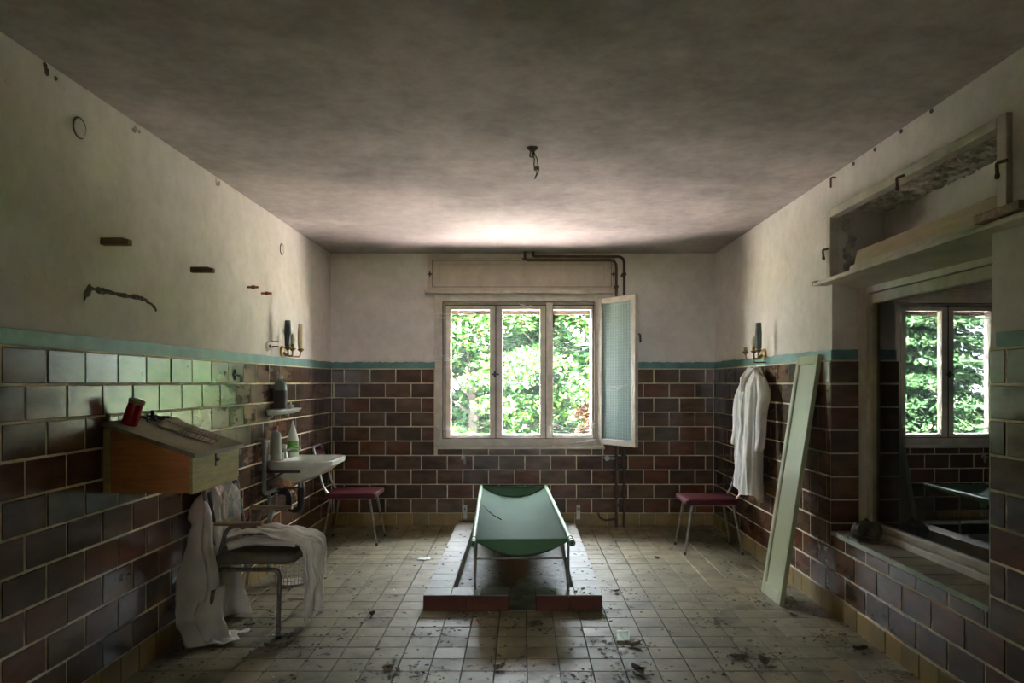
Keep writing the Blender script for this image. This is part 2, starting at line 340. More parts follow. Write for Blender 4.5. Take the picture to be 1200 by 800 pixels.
m = MB().box((XL-0.3, YF-0.3, -0.25), (XR+0.6, YB+0.22, -0.012)); floor = struct('floor', m, M['floorgrout'])
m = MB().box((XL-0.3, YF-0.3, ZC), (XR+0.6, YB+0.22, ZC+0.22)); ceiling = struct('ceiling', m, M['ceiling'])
m = MB().box((XL-0.3, YF-0.3, -0.012), (XL, YB, ZC)); wall_left = struct('wall_left', m, M['plaster'])
m = MB().box((XL-0.3, YF-0.3, -0.012), (-0.6, YF, ZC)).box((0.6, YF-0.3, -0.012), (XR+0.6, YF, ZC)).box((-0.6, YF-0.3, 2.1), (0.6, YF, ZC)); wall_front = struct('wall_front', m, M['plaster'])
CY = -6.0                                       # passage added behind the camera, unseen, its open end brightening the window wall
m = MB().box((-0.8, CY, -0.25), (0.8, YF-0.3, -0.001)); struct('floor_added_corridor', m, M['floorgrout'])
m = MB().box((-0.6, CY-0.05, -0.25), (0.6, CY, 1.30)).box((-0.6, CY-0.05, 2.2), (0.6, CY, 2.25)).box((-0.03, CY-0.05, 1.30), (0.03, CY, 2.2)); struct('added_door', m, M['cream'])  # added end door, its opening sized for the light it lets through
m = MB().box((-0.8, CY, 2.25), (0.8, YF-0.3, 2.45)); struct('ceiling_added_corridor', m, M['added_corridor'])
m = MB().box((-0.8, CY, -0.001), (-0.6, YF-0.3, 2.25)); struct('wall_added_corridor_left', m, M['added_corridor'])
m = MB().box((0.6, CY, -0.001), (0.8, YF-0.3, 2.25)); struct('wall_added_corridor_right', m, M['added_corridor'])
m = MB().box((-0.68, YF-0.31, 0), (-0.58, YF+0.015, 2.14)).box((0.58, YF-0.31, 0), (0.68, YF+0.015, 2.14)).box((-0.58, YF-0.31, 2.08), (0.58, YF+0.015, 2.14)); struct('added_doorway', m, M['cream'], bevel=0.004)  # frame of the doorway added with the passage
m = MB(); D = YB+0.22
m.box((XL-0.3, YB, -0.012), (WX0, D, ZC)).box((WX1, YB, -0.012), (XR+0.6, D, ZC))
m.box((WX0, YB, -0.012), (WX1, D, WZ0)).box((WX0, YB, WZ1), (WX1, D, ZC))
wall_back = struct('wall_back', m, M['plaster'])
m = MB(); XO = XR+0.45
m.box((XR, NY1, -0.012), (XO, YB, 2.0)).box((XR, BY1, 2.0), (XO, YB, ZC))
m.box((XR, YF, -0.012), (XO, NY0, 2.0)).box((XR, YF, 2.0), (XO, BY0, ZC))
m.box((XR, NY0, -0.012), (XO, NY1, SZ-0.012)).box((XR, BY0, BZ1), (XO, BY1, ZC))
m.box((XR+0.36, NY0, SZ-0.012), (XO, NY1, 2.0)).box((XR+0.32, BY0, 2.0), (XO, BY1, BZ1))
wall_right = struct('wall_right', m, M['plaster'])

# ---- tiles
_cache = {}
def tile_mesh(w, h, t, mat, ch=0.003, key=''):
    k = (round(w, 3), round(h, 3), t, mat.name, key)
    if k not in _cache:
        a, b = w/2, h/2; m = MB()
        vs = [(sx*a, t, sz*b) for sx, sz in ((-1, -1), (1, -1), (1, 1), (-1, 1))] + \
             [(sx*a, ch, sz*b) for sx, sz in ((-1, -1), (1, -1), (1, 1), (-1, 1))] + \
             [(sx*(a-ch), 0, sz*(b-ch)) for sx, sz in ((-1, -1), (1, -1), (1, 1), (-1, 1))]
        fs = [(8, 9, 10, 11)] + [(i, (i+1) % 4, (i+1) % 4+4, i+4) for i in range(4)] + [(i+4, (i+1) % 4+4, (i+1) % 4+8, i+8) for i in range(4)]
        me = bpy.data.meshes.new('tile'); me.from_pydata(vs, [], fs); me.update(); me.materials.append(mat)
        _cache[k] = me
    return _cache[k]
def put_tile(parent, cx, cy, cz, w, h, rz, mat, rx=0.0, t=0.014, wob=0.006, name='tile', proud=0.0015):
    o = bpy.data.objects.new(name, tile_mesh(w, h, t, mat, 0.001 if rx else 0.003)); COL.objects.link(o); o.parent = parent
    j = random.uniform(-proud, proud)
    n = Euler((rx, 0, rz)).to_matrix() @ Vector((0, -1, 0))
    o.location = Vector((cx, cy, cz)) + n*j
    o.rotation_euler = (rx+random.uniform(-wob, wob), 0, rz) if rx == 0 else (rx+random.uniform(-wob, wob), random.uniform(-wob, wob), 0)
    if rx == 0: o.rotation_euler.z += random.uniform(-wob, wob)
    return o
G = 0.010                                   # joint width
def spans(a, b, phase, pitch, holes=()):
    """tile spans between joints at phase+k*pitch, cut to a..b and around holes"""
    k = math.floor((a-phase)/pitch); edges = [a]
    while phase+k*pitch < b:
        e = phase+k*pitch
        if a+0.02 < e < b-0.02: edges.append(e)
        k += 1
    edges.append(b); out = []
    for s, e in zip(edges[:-1], edges[1:]):
        segs = [(s, e)]
        for h0, h1 in holes:
            nx = []
            for p, q in segs:
                if q <= h0 or p >= h1: nx.append((p, q))
                else:
                    if h0-p > 0.02: nx.append((p, h0))
                    if q-h1 > 0.02: nx.append((h1, q))
            segs = nx
        out += segs
    return out
def row_z(r):
    return RTOP-ROW*(r+1), RTOP-ROW*r

# back wall
m = MB()
m.box((XL, YB-0.0125, 0.1), (WX0, YB, RTOP+0.004)).box((WX1, YB-0.0125, 0.1), (XR, YB, RTOP+0.004)).box((WX0, YB-0.0125, 0.1), (WX1, YB, WZ0-0.01))
part('grout', m, M['grout'], wall_back)
for r in range(10):
    z0, z1 = row_z(r); ph = -1.736 if r % 2 == 0 else -1.8375
    segs = []
    if z1 <= WZ0: segs = [(z0, z1, ())]
    elif z0 >= WZ0: segs = [(z0, z1, ((WX0-0.005, WX1+0.005),))]
    else: segs = [(z0, z1, ((WX0-0.005, WX1+0.005),)), (z0, WZ0-0.005, 'mid')]
    for a, b, h in segs:
        if h == 'mid': sp = [(max(s, WX0), min(e, WX1)) for s, e in spans(XL+T, XR-T, ph, 0.2515) if e > WX0+0.02 and s < WX1-0.02]
        else: sp = spans(XL+T, XR-T, ph, 0.2515, h)
        for s, e in sp:
            if b-a > 0.03: put_tile(wall_back, (s+e)/2, YB-T, (a+b)/2, e-s-G, b-a-G, 0, M['tile'])
# left wall
m = MB().box((XL, YF, 0.1), (XL+0.0125, YB, RTOP+0.004)); part('grout', m, M['grout'], wall_left)
for r in range(10):
    z0, z1 = row_z(r); ph = 2.697 if r % 2 == 1 else 2.8215
    for s, e in spans(1.9, YB-T, ph, 0.2485):
        put_tile(wall_left, XL+T, (s+e)/2, (z0+z1)/2, e-s-G, z1-z0-G, PI/2, M['tile'], wob=0.008)
# right wall
m = MB()
m.box((XR-0.0125, NY1, 0.1), (XR, YB, RTOP+0.004)).box((XR-0.0125, YF, 0.1), (XR, NY0, RTOP+0.004)).box((XR-0.0125, NY0, 0.1), (XR, NY1, SZ-0.012))
m.box((XR-0.0125, NY1-0.0125, SZ), (XR+0.20, NY1, RTOP+0.004))
part('grout', m, M['grout'], wall_right)
for r in range(10):
    z0, z1 = row_z(r); ph = 4.049 if r % 2 == 0 else 4.175
    mid = z0 < SZ
    for s, e in spans(2.1, YB-T, ph, 0.2525, () if z1 <= SZ else ((NY0-0.003, NY1-T),)):
        put_tile(wall_right, XR-T, (s+e)/2, (z0+z1)/2, e-s-G, z1-z0-G, -PI/2, M['tile'])
    if z0 < SZ < z1-0.02:
        for s, e in spans(NY0, NY1-T, ph, 0.2525):
            put_tile(wall_right, XR-T, (s+e)/2, (z0+SZ-0.012)/2, e-s-G, SZ-0.012-z0-G, -PI/2, M['tile'])
    if z1 > SZ+0.03:                        # jamb that faces the room's near end
        a = max(z0, SZ)
        put_tile(wall_right, XR+0.085-T/2, NY1-T, (a+z1)/2, 0.17+T-G, z1-a-G, 0, M['tile'])
# baseboards
def baseboard(name, fn, a, b, holes=()):
    m = MB(); fn(m); o = struct(name, m, M['grout']); return o
bb = baseboard('baseboard_back', lambda m: m.box((XL, YB-0.018, -0.012), (XR, YB, 0.112)), 0, 0)
for s, e in spans(XL+0.02, XR-0.02, -1.70, 0.158):
    put_tile(bb, (s+e)/2, YB-0.022, 0.056, e-s-0.003, 0.118, 0, M['ochre'], wob=0.004)
bl = baseboard('baseboard_left', lambda m: m.box((XL, YF, -0.012), (XL+0.018, YB, 0.112)), 0, 0)
for s, e in spans(2.2, YB-0.02, 2.7, 0.158):
    put_tile(bl, XL+0.022, (s+e)/2, 0.056, e-s-0.003, 0.118, PI/2, M['ochre'], wob=0.004)
br = baseboard('baseboard_right', lambda m: m.box((XR-0.018, YF, -0.012), (XR, YB, 0.112)), 0, 0)
for s, e in spans(2.2, YB-0.02, 2.75, 0.158):
    put_tile(br, XR-0.022, (s+e)/2, 0.056, e-s-0.003, 0.118, -PI/2, M['ochre'], wob=0.004)

# painted band over the tiles
def wavy(a, b, n, amp): return [(a+(b-a)*i/n, random.uniform(-amp, amp)) for i in range(n+1)]
def band(name, axis, at, dirn, a, b, z0=RTOP+0.001, z1=RTOP+0.066):
    m = MB(); top = wavy(a, b, 40, 0.004); n = len(top)
    pts = [(t, z0) for t, _ in top] + [(t, z1+w) for t, w in reversed(top)]
    m.prism(pts, axis, at, at+dirn*0.005)
    return struct(name, m, M['band'])
band('trim_1', 'y', YB, -1, XL, WX0); band('trim_2', 'y', YB, -1, WX1, XR)
band('trim_3', 'x', XL, 1, YF, YB); band('trim_4', 'x', XR, -1, NY1, YB); band('trim_5', 'x', XR, -1, YF, NY0-0.03)
band('trim_6', 'y', NY1, -1, XR, XR+0.165)

# floor tiles: the nearest in view each an object, the rest joined
fx = [0.3396+0.158*k for k in range(-14, 11)]; fy = [3.475+0.1575*k for k in range(-30, 24)]
cells = []
for y in fy:
    for x in fx:
        a, b = max(x, XL+0.02), min(x+0.158, XR-0.02); c, d = max(y, YF), min(y+0.1575, YB-0.02)
        if b-a > 0.03 and d-c > 0.03: cells.append((a, b, c, d))
near = [c for c in cells if c[2] > 3.14 and abs((c[0]+c[1])/2) < (c[3]+0.05)*0.735]
near.sort(key=lambda c: c[2]); near = near[:298]; ns = set(near)
for a, b, c, d in near:
    put_tile(floor, (a+b)/2, (c+d)/2, 0, b-a-0.005, d-c-0.005, 0, M['floor'], rx=-PI/2, t=0.012, wob=0.004, proud=0.0008)
m = MB()
for c4 in cells:
    if c4 in ns: continue
    a, b, c, d = c4; e = 0.0025; h = random.uniform(-0.0008, 0.0008); ch = 0.003
    a += e; b -= e; c += e; d -= e
    vs = [(a, c, -0.012), (b, c, -0.012), (b, d, -0.012), (a, d, -0.012), (a, c, h-ch), (b, c, h-ch), (b, d, h-ch), (a, d, h-ch), (a+ch, c+ch, h), (b-ch, c+ch, h), (b-ch, d-ch, h), (a+ch, d-ch, h)]
    m.add(vs, [(8, 9, 10, 11)] + [(i, (i+1) % 4, (i+1) % 4+4, i+4) for i in range(4)] + [(i+4, (i+1) % 4+4, (i+1) % 4+8, i+8) for i in range(4)])
part('tile_field', m, M['floor'], floor, kind='stuff')

# ------------------------------------------------------------------ window_1 in the back wall
def frame_mb(x0, x1, z0, z1, w, ya, yb, wb=None):
    m = MB(); wb = wb or w
    m.box((x0, ya, z0), (x0+w, yb, z1)).box((x1-w, ya, z0), (x1, yb, z1))
    m.box((x0+w, ya, z1-w), (x1-w, yb, z1)).box((x0+w, ya, z0), (x1-w, yb, z0+wb)); return m
w1 = struct('window_1', frame_mb(WX0, WX1, WZ0+0.012, WZ1, 0.075, YB-0.02, YB+0.10), M['cream'], bevel=0.004)
part('window_reveal', frame_mb(WX0, WX1, WZ0, WZ1, 0.012, YB+0.205, YB+0.225), M['outer'], w1)
YS = YB+0.10
part('outer_frame', frame_mb(WX0, WX1, WZ0+0.012, WZ1, 0.105, YS, YS+0.11), M['cream'], w1, bevel=0.003)
m = MB().box((0.235, YS-0.06, WZ0+0.08), (0.30, YS+0.10, WZ1-0.07)); part('window_post', m, M['cream'], w1, bevel=0.006)
m = MB().box((-0.84, YS-0.03, WZ1-0.135), (0.77, YS+0.0, WZ1-0.07)); part('head_rail', m, M['creamdark'], w1, bevel=0.004)
sashes = [(-0.755, -0.268), (-0.262, 0.232), (0.303, 0.69)]
sashes = [(-0.755, -0.262), (-0.258, 0.232), (0.303, 0.70)]
panes = [(-0.703, -0.322), (-0.198, 0.174), (0.312+0.0, 0.69)]
panes = [(-0.704, -0.322), (-0.196, 0.175), (0.305+0.002, 0.682)]
for i, ((a, b), (p, q)) in enumerate(zip(sashes, panes)):
    z0, z1, pz0, pz1 = 0.805, 2.145, 0.872, 2.105
    m = MB(); ya, yb = YS-0.045, YS+0.03
    a2, b2 = min(a, p-0.03), max(b, q+0.03)
    m.box((a2, ya, z0), (p, yb, z1)).box((q, ya, z0), (b2, yb, z1)).box((p, ya, z0), (q, yb, pz0)).box((p, ya, pz1), (q, yb, z1))
    s = part('sash', m, M['cream'], w1, bevel=0.004)
    m = MB().box((p-0.004, YS-0.008, pz0-0.004), (q+0.004, YS-0.004, pz1+0.004)); part('pane', m, M['clear'], s)
m = MB().box((-0.83, YB-0.06, WZ0-0.012), (0.80, YB+0.11, WZ0+0.014)); part('window_board', m, M['cream'], w1, bevel=0.004)
m = MB().box((-0.86, YB+0.2, WZ0-0.03), (0.80, YB+0.30, WZ0+0.005)); part('outer_sill', m, M['outer'], w1)
m = MB()                                         # bottom of the raised shutter
for k in range(3): m.box((-0.83, YB+0.226, 2.075+k*0.05), (0.76, YB+0.246, 2.12+k*0.05))
part('raised_shutter', m, M['pipe'], w1)
for (a, b) in sashes:
    part('sash_joint', frame_mb(a-0.004, b+0.004, 0.797, 2.153, 0.006, YS-0.052, YS-0.044), M['groove'], w1)
part('frame_joint', frame_mb(WX0+0.073, WX1-0.073, WZ0+0.085, WZ1-0.073, 0.006, YB-0.0215, YB-0.012), M['groove'], w1)
# latches and hinges
m = MB(); m.box((-0.279, YS-0.062, 1.44), (-0.255, YS-0.044, 1.50)); m.box((-0.30, YS-0.075, 1.462), (-0.228, YS-0.062, 1.478)); m.lathe([(0.010, 0), (0.010, 0.03)], 8, Matrix.Translation((-0.267, YS-0.06, 1.47)) @ Matrix.Rotation(PI/2, 4, 'X'))
part('window_latch', m, M['iron'], w1)
m = MB().box((0.325, YS-0.065, 0.955), (0.335, YS-0.045, 0.985)); m.tube([(0.31, YS-0.07, 0.985), (0.36, YS-0.075, 0.962)], 0.007); part('window_latch', m, M['iron'], w1)
m = MB().box((0.305, YS-0.06, 1.93), (0.318, YS-0.04, 2.06)); part('window_latch', m, M['iron'], w1)
for (x, z) in ((-0.80, 2.02), (-0.80, 0.90), (0.27, 2.02), (0.27, 0.93)):
    m = MB().lathe([(0.009, -0.04), (0.009, 0.04)], 8, Matrix.Translation((x, YB-0.028, z))); part('hinge', m, M['cream'], w1)
# open inner sash, hinged on the right
hx, hy = 0.752, YB-0.02; ang = math.atan2(6.60-hy, 1.048-hx); W = math.hypot(6.60-hy, 1.048-hx)
R = Matrix.Translation((hx, hy, 0)) @ Matrix.Rotation(ang, 4, 'Z')
m = MB(); z0, z1 = 0.795, 2.200; sw = 0.05
m.box((0, -0.02, z0), (sw, 0.02, z1), R).box((W-sw, -0.02, z0), (W, 0.02, z1), R).box((sw, -0.02, z1-sw), (W-sw, 0.02, z1), R).box((sw, -0.02, z0), (W-sw, 0.02, z0+0.055), R)
s = part('open_sash', m, M['cream'], w1, bevel=0.004, label='inner window sash swung open with patterned glass')
m = MB().box((sw-0.004, -0.003, z0+0.05), (W-sw+0.004, 0.003, z1-sw+0.004), R); part('pane', m, M['frost'], s, label='patterned obscure glass pane')
m = MB().tube([R @ Vector((W-0.01, 0.02, 1.84)), R @ Vector((W-0.012, 0.055, 1.83)), R @ Vector((W-0.012, 0.06, 1.76))], 0.009); part('sash_handle', m, M['iron'], s)
# shutter box over the window
m = MB().box((-0.915, YB-0.045, 2.285), (0.905, YB, 2.605)); sb = part('shutter_box', m, M['shut'], w1, bevel=0.004)
m = MB().box((-0.945, YB-0.085, 2.255), (0.925, YB, 2.285)); part('box_ledge', m, M['cream'], sb, bevel=0.005)
m = frame_mb(-0.875, 0.865, 2.315, 2.575, 0.004, YB-0.048, YB-0.044); part('cover_joint', m, M['groove'], sb)
m = frame_mb(-0.80, 0.795, 2.35, 2.535, 0.004, YB-0.052, YB-0.044); part('cover_moulding', m, M['creamdark'], sb)
for (x, z) in ((-0.895, 2.44), (0.02, 2.59), (0.885, 2.44)):
    m = MB().box((x-0.022, YB-0.055, z-0.006), (x+0.022, YB-0.045, z+0.006)).box((x-0.006, YB-0.06, z-0.022), (x+0.006, YB-0.045, z+0.022)); part('cover_clip', m, M['iron'], sb)

# ------------------------------------------------------------------ window_2 in the right wall, its sill and the open shutter box
GX0, GX1 = 2.068, 2.110                          # glass plane at far and near jamb: the old frame stands slightly askew
ga = math.atan2(GX0-GX1, NY1-NY0)
GM = Matrix.Translation((GX0, NY1, 0)) @ Matrix.Rotation(-ga, 4, 'Z')   # local -Y runs along the glass toward the camera
GL = NY1-NY0
def gbox(m, y0, y1, x0, x1, z0, z1): return m.box((x0, -y1, z0), (x1, -y0, z1), GM)
m = MB(); FW = 0.105
gbox(m, 0, FW, -0.03, 0.05, SZ, 1.98); gbox(m, GL-FW, GL, -0.03, 0.05, SZ, 1.98)
gbox(m, FW, GL-FW, -0.03, 0.05, 1.915, 1.98); gbox(m, FW, GL-FW, -0.03, 0.05, SZ, SZ+0.045)
w2 = struct('window_2', m, M['cream'], bevel=0.005)
m = MB(); a, b, c, d = FW+0.001, FW+0.035, GL-FW-0.035, GL-FW-0.001
gbox(m, a, b, -0.012, 0.04, SZ+0.046, 1.914); gbox(m, c, d, -0.012, 0.04, SZ+0.046, 1.914); gbox(m, b, c, -0.012, 0.04, 1.855, 1.914); gbox(m, b, c, -0.012, 0.04, SZ+0.046, SZ+0.085)
s2 = part('sash', m, M['creamdark'], w2, bevel=0.004)
m = MB(); gbox(m, b-0.004, c+0.004, 0.012, 0.016, SZ+0.08, 1.86); part('pane', m, M['darkglass'], s2)
for k in range(27):
    m = MB(); gbox(m, 0.02, GL-0.02, 0.085, 0.10, SZ+0.01+k*0.054, SZ+0.06+k*0.054); part('shutter_slat', m, M['shutter'], w2, bevel=0.004)
m = MB().prism([(XR-0.008, SZ-0.012), (XR+0.25, SZ-0.012), (XR+0.25, SZ+0.0), (XR-0.008, SZ-0.002)], 'y', NY0+0.002, NY1-T-0.001)
sill = part('sill_bed', m, M['groove'], w2)
yy = NY0+0.006; k = 0
while yy < NY1-0.05:
    e = min(yy+0.158, NY1-T-0.004)
    m = MB().box((XR-0.006, yy+0.005, SZ-0.001), (XR+0.19, e-0.005, SZ+0.006+random.uniform(0, 0.004)))
    part('tile', m, M['woodlid'], sill, bevel=0.002); yy += 0.158
m = MB().prism([(XR-0.018, SZ-0.014), (XR-0.004, SZ-0.014), (XR-0.004, SZ+0.006), (XR-0.012, SZ+0.006)], 'y', NY0, NY1-T-0.001); part('sill_edge', m, M['silledge'], sill)
# shutter box: ledge board, soffit, frame, clips
m = MB().box((1.80, 2.60, 1.985), (XR+0.32, 4.47, 2.003)); lg = part('box_ledge', m, M['cream'], w2, bevel=0.004)
m = MB().box((1.815, 2.60, 2.003), (XR+0.02, 4.44, 2.013)); part('ledge_strip', m, M['cream'], lg, bevel=0.004)
m = MB().box((1.805, 4.44, 1.99), (XR, 4.50, 2.018)); part('ledge_end', m, M['woodarm'], lg, bevel=0.003)
m = MB().box((1.79, 2.60, 2.015), (XR, 2.86, 2.05)); part('ledge_block', m, M['woodarm'], lg, bevel=0.003)
m = MB().prism([(XR+0.04, 1.985), (XR+0.20, 1.945), (XR+0.20, 1.985)], 'y', NY0+0.01, NY1-0.01); part('soffit', m, M['cream'], w2)
m = MB(); fw = 0.055
m.box((XR-0.025, BY1-fw+0.02, BZ0), (XR+0.03, BY1+0.02, BZ1)).box((XR-0.025, BY0-0.02, BZ0), (XR+0.03, BY0+fw-0.02, BZ1))
m.box((XR-0.025, BY0+fw-0.02, BZ1-0.045), (XR+0.03, BY1-fw+0.02, BZ1)); bf = part('box_frame', m, M['cream'], w2, bevel=0.004)
for (y, z, ver) in ((BY1+0.01, 2.2, 0), (3.53, BZ1-0.035, 1), (BY0-0.005, 2.24, 1)):
    m = MB().tube(fillet([(XR-0.03, y-0.03, z), (XR-0.045, y+0.01, z), (XR-0.04, y+0.012, z-0.045)], 0.01), 0.007, 6).tube([(XR-0.04, y+0.012, z-0.045), (XR-0.03, y+0.03, z-0.05)], 0.010, 6)
    part('turn_clip', m, M['pipe'], bf)
def lump(fn, nu, nv, amp):
    def g(u, v):
        p = Vector(fn(u, v)); q = random.uniform(0, amp); return (p.x, p.y, p.z-q)
    return MB().sheet(g, nu, nv)
m = lump(lambda u, v: (XR+0.02+0.30*u, BY0+0.03+(BY1-BY0-0.06)*v, BZ1-0.004), 14, 80, 0.02); part('broken_plaster', m, M['rough_plaster'], w2)
m = MB()
for k in range(9):
    z = 2.09+k*0.034; y = BY1-0.012
    m.lathe([(0.001, 0), (0.02+random.random()*0.014, 0.003), (0.001, 0.008)], 7, Matrix.Translation((XR+0.10+random.uniform(-0.02, 0.02), y, z)) @ Matrix.Rotation(PI/2, 4, 'X'))
part('plaster_scar', m, M['rough_plaster'], w2, kind='stuff')
# loose cover board lying in the open box
o = thing('cover_board', (XR+0.12, 3.5, 2.014), 'long pale cover board lying in the open shutter box of the right wall', 'board')
m = MB().prism([(XR+0.05, 2.014), (XR+0.20, 2.014), (XR+0.20, 2.20), (XR+0.085, 2.165)], 'y', 2.86, 4.24); part('board', m, M['board'], o, bevel=0.006)
m = MB().prism([(XR+0.030, 2.0145), (XR+0.048, 2.0145), (XR+0.063, 2.075), (XR+0.045, 2.075)], 'y', 2.86, 4.24); part('edge_strip', m, M['cream'], o, bevel=0.003)

# ------------------------------------------------------------------ plaster marks, covers and wires on walls and ceiling
scar = [(97, 352), (100, 343), (107, 338), (118, 341), (126, 342), (138, 345), (150, 347), (160, 348), (169, 351), (176, 356), (181, 361), (182, 364)]
up = []; md = []; dn = []
for i in range(len(scar)-1):
    for t in (0, 0.34, 0.67):
        px_ = scar[i][0]+(scar[i+1][0]-scar[i][0])*t; pz_ = scar[i][1]+(scar[i+1][1]-scar[i][1])*t
        y = 845*1.875/(612-px_); z = 1.39+(448-pz_)*y/845; w = random.uniform(0.005, 0.017)+(0.012 if i < 2 else 0)
        up.append((XL+0.002, y, z+w)); dn.append((XL+0.002, y+random.uniform(-0.004, 0.004), z-w*0.9)); md.append((XL+random.uniform(0.006, 0.013), y, z))
m = MB().loft([up, md, dn], False, False); part('plaster_scar', m, M['scar'], wall_left)
def round_cover(y, z, r, label):
    m = MB().lathe([(r, 0), (r, 0.004), (r*0.92, 0.007), (r*0.90, 0.004), (0.001, 0.005)], 20, Matrix.Translation((XL, y, z)) @ Matrix.Rotation(PI/2, 4, 'Y'))
    o = thing('junction_cover', (XL, y, z), label, 'cover'); part('cover', m, M['plaster'], o, smooth=True)
    ringp = [(XL+0.003, y+r*1.03*math.cos(a), z+r*1.03*math.sin(a)) for a in np.linspace(0.2, 5.2, 22)]
    part('crack', MB().tube(ringp, 0.0028, 5), M['scar'], o); tag(o, label, 'cover', 'round covers painted over on the left wall')
round_cover(3.05, 1.39+298*3.05/845, 0.042, 'larger round painted-over junction cover high on the left wall above the pegs')
round_cover(5.62, 1.39+156*5.62/845, 0.042, 'small round junction cover high on the left wall near the window end')
def wall_peg(y, z, L, label, tilt=0.0):
    o = thing('wall_peg', (XL, y, z), label, 'peg', 'wooden pegs in the left wall')
    m = MB().box((XL-0.02, y-0.018, z-0.013), (XL+L, y+0.018, z+0.013)); part('peg', m, M['woodpeg'], o, bevel=0.003)
    m = MB().box((XL, y-0.019, z+0.013), (XL+L*0.82, y+0.010, z+0.019)); part('split', m, M['woodpeg'], o, bevel=0.002)
wall_peg(3.22, 2.015, 0.125, 'thicker wooden peg sticking out of the left wall above the long plaster scar')
wall_peg(4.09, 2.025, 0.125, 'wooden peg in the left wall, between the thicker peg and the two red stubs')
def stub(y, z, label):
    o = thing('pipe_stub', (XL, y, z), label, 'pipe', 'red pipe stubs in the left wall')
    m = MB().tube([(XL-0.01, y, z), (XL+0.075, y, z)], 0.008); part('stub', m, M['redcap'], o, smooth=True)
    m = MB().tube([(XL+0.03, y, z), (XL+0.05, y, z)], 0.013); part('collar', m, M['pipe'], o, smooth=True)
stub(4.92, 2.04, 'thin red pipe stub in the left wall, the nearer of two'); stub(5.18, 2.03, 'thin red pipe stub in the left wall, the one nearer the window')
o = thing('light_switch', (XL, 5.30, 1.655), 'round white light switch on the left wall beside the candle sconce', 'switch')
m = MB().lathe([(0.038, 0), (0.038, 0.008), (0.03, 0.016), (0.001, 0.016)], 20, Matrix.Translation((XL, 5.30, 1.655)) @ Matrix.Rotation(PI/2, 4, 'Y')); part('plate', m, M['cream'], o, smooth=True)
m = MB().box((XL+0.015, 5.294, 1.645), (XL+0.028, 5.306, 1.668)); part('toggle', m, M['pipe'], o)
o = thing('wire_clip', (XL, 5.40, 1.68), 'double prong wire clip on the left wall between switch and sconce', 'clip')
for dz in (0, 0.035):
    m = MB().tube([(XL-0.005, 5.40, 1.66+dz), (XL+0.05, 5.40, 1.66+dz)], 0.005, 6); part('prong', m, M['pipe'], o)
for y, z in ((3.31, 2.635), (3.576, 2.635), (3.84, 2.63), (4.09, 2.63)):
    m = MB().lathe([(0.009, 0), (0.012, 0.004), (0.008, 0.010), (0.001, 0.012)], 7, Matrix.Translation((XR, y, z)) @ Matrix.Rotation(-PI/2, 4, 'Y')); part('nail_head', m, M['scar'], wall_right)
m = MB().tube(fillet([(XR, 4.33, 2.62), (XR-0.03, 4.33, 2.62), (XR-0.03, 4.33, 2.56)], 0.01), 0.006, 6); part('wall_hook', m, M['pipe'], wall_right)
for y in (2.85, 3.5, 4.44):
    m = MB()
    for q in range(5):
        m.lathe([(0.008+random.random()*0.008, 0), (0.006, 0.006), (0.001, 0.009)], 6, Matrix.Translation((XL, y+random.uniform(-0.05, 0.05), 2.625+random.uniform(-0.02, 0.015))) @ Matrix.Rotation(PI/2, 4, 'Y'))
    o = part('loose_plaster', m, M['scar' if y < 3 else 'rough_plaster'], wall_left, kind='stuff')
# wire stub on the ceiling
o = thing('ceiling_outlet', (0.055, 3.87, ZC), 'rusty lamp outlet on the ceiling with bare wires hanging down', 'ceiling outlet')
m = MB().lathe([(0.034, ZC), (0.028, ZC-0.008), (0.016, ZC-0.02), (0.001, ZC-0.022)], 7, Matrix.Translation((0.055, 3.87, 0))); part('rose', m, M['pipe'], o, smooth=True)
m = MB().tube(fillet([(0.045, 3.87, ZC-0.02), (0.04, 3.87, ZC-0.05), (0.06, 3.87, ZC-0.05), (0.062, 3.87, ZC-0.02)], 0.01), 0.004, 6); part('hook', m, M['iron'], o)
for k, pts in enumerate(([(0.052, 0.02), (0.065, 0.06), (0.062, 0.10), (0.078, 0.135), (0.068, 0.165)], [(0.062, 0.02), (0.080, 0.06), (0.085, 0.10), (0.088, 0.13), (0.066, 0.168)])):
    m = MB().tube([(x, 3.87+0.004*k, ZC-z) for x, z in pts], 0.0025, 6); part('wire', m, M['iron'], o, smooth=True)
m = MB().box((0.062, 3.862, ZC-0.122), (0.092, 3.882, ZC-0.102)); part('terminal', m, M['pipe'], o, bevel=0.003)

# heating pipes right of the window
def pipe(pts, r, label, brk):
    o = thing('heating_pipe', (pts[-1][0], pts[-1][1], 0), label, 'pipe', 'brown heating pipes right of the window')
    m = MB().tube(fillet(pts, 0.07, 7), r, 10); part('run', m, M['pipe'], o, smooth=True)
    for z in brk:
        m = MB().box((pts[-1][0]-r-0.006, pts[-1][1]-r-0.004, z), (pts[-1][0]+r+0.006, YB, z+0.02)); part('clamp', m, M['iron'], o)
pipe([(0.105, 6.93, ZC), (0.105, 6.93, 2.60), (0.98, 6.93, 2.60), (0.98, 6.93, -0.0)], 0.013, 'outer brown heating pipe turning down right of the shutter box to the floor', (2.42, 0.68, 0.2))
pipe([(0.025, 6.93, ZC), (0.025, 6.93, 2.565), (0.905, 6.93, 2.565), (0.905, 6.93, 0.0)], 0.013, 'inner brown heating pipe crossing the shutter box and dropping behind the open sash', (2.30, 0.55, 0.2))
o = thing('pipe_valve', (0.85, YB, 0.66), 'whitish valve beside the two heating pipes under the open sash', 'valve')
m = MB().tube([(0.895, 6.935, 0.66), (0.80, 6.955, 0.66)], 0.014).tube([(0.80, 6.955, 0.66), (0.80, YB-T, 0.66)], 0.011); part('body', m, M['greypipe'], o, smooth=True)
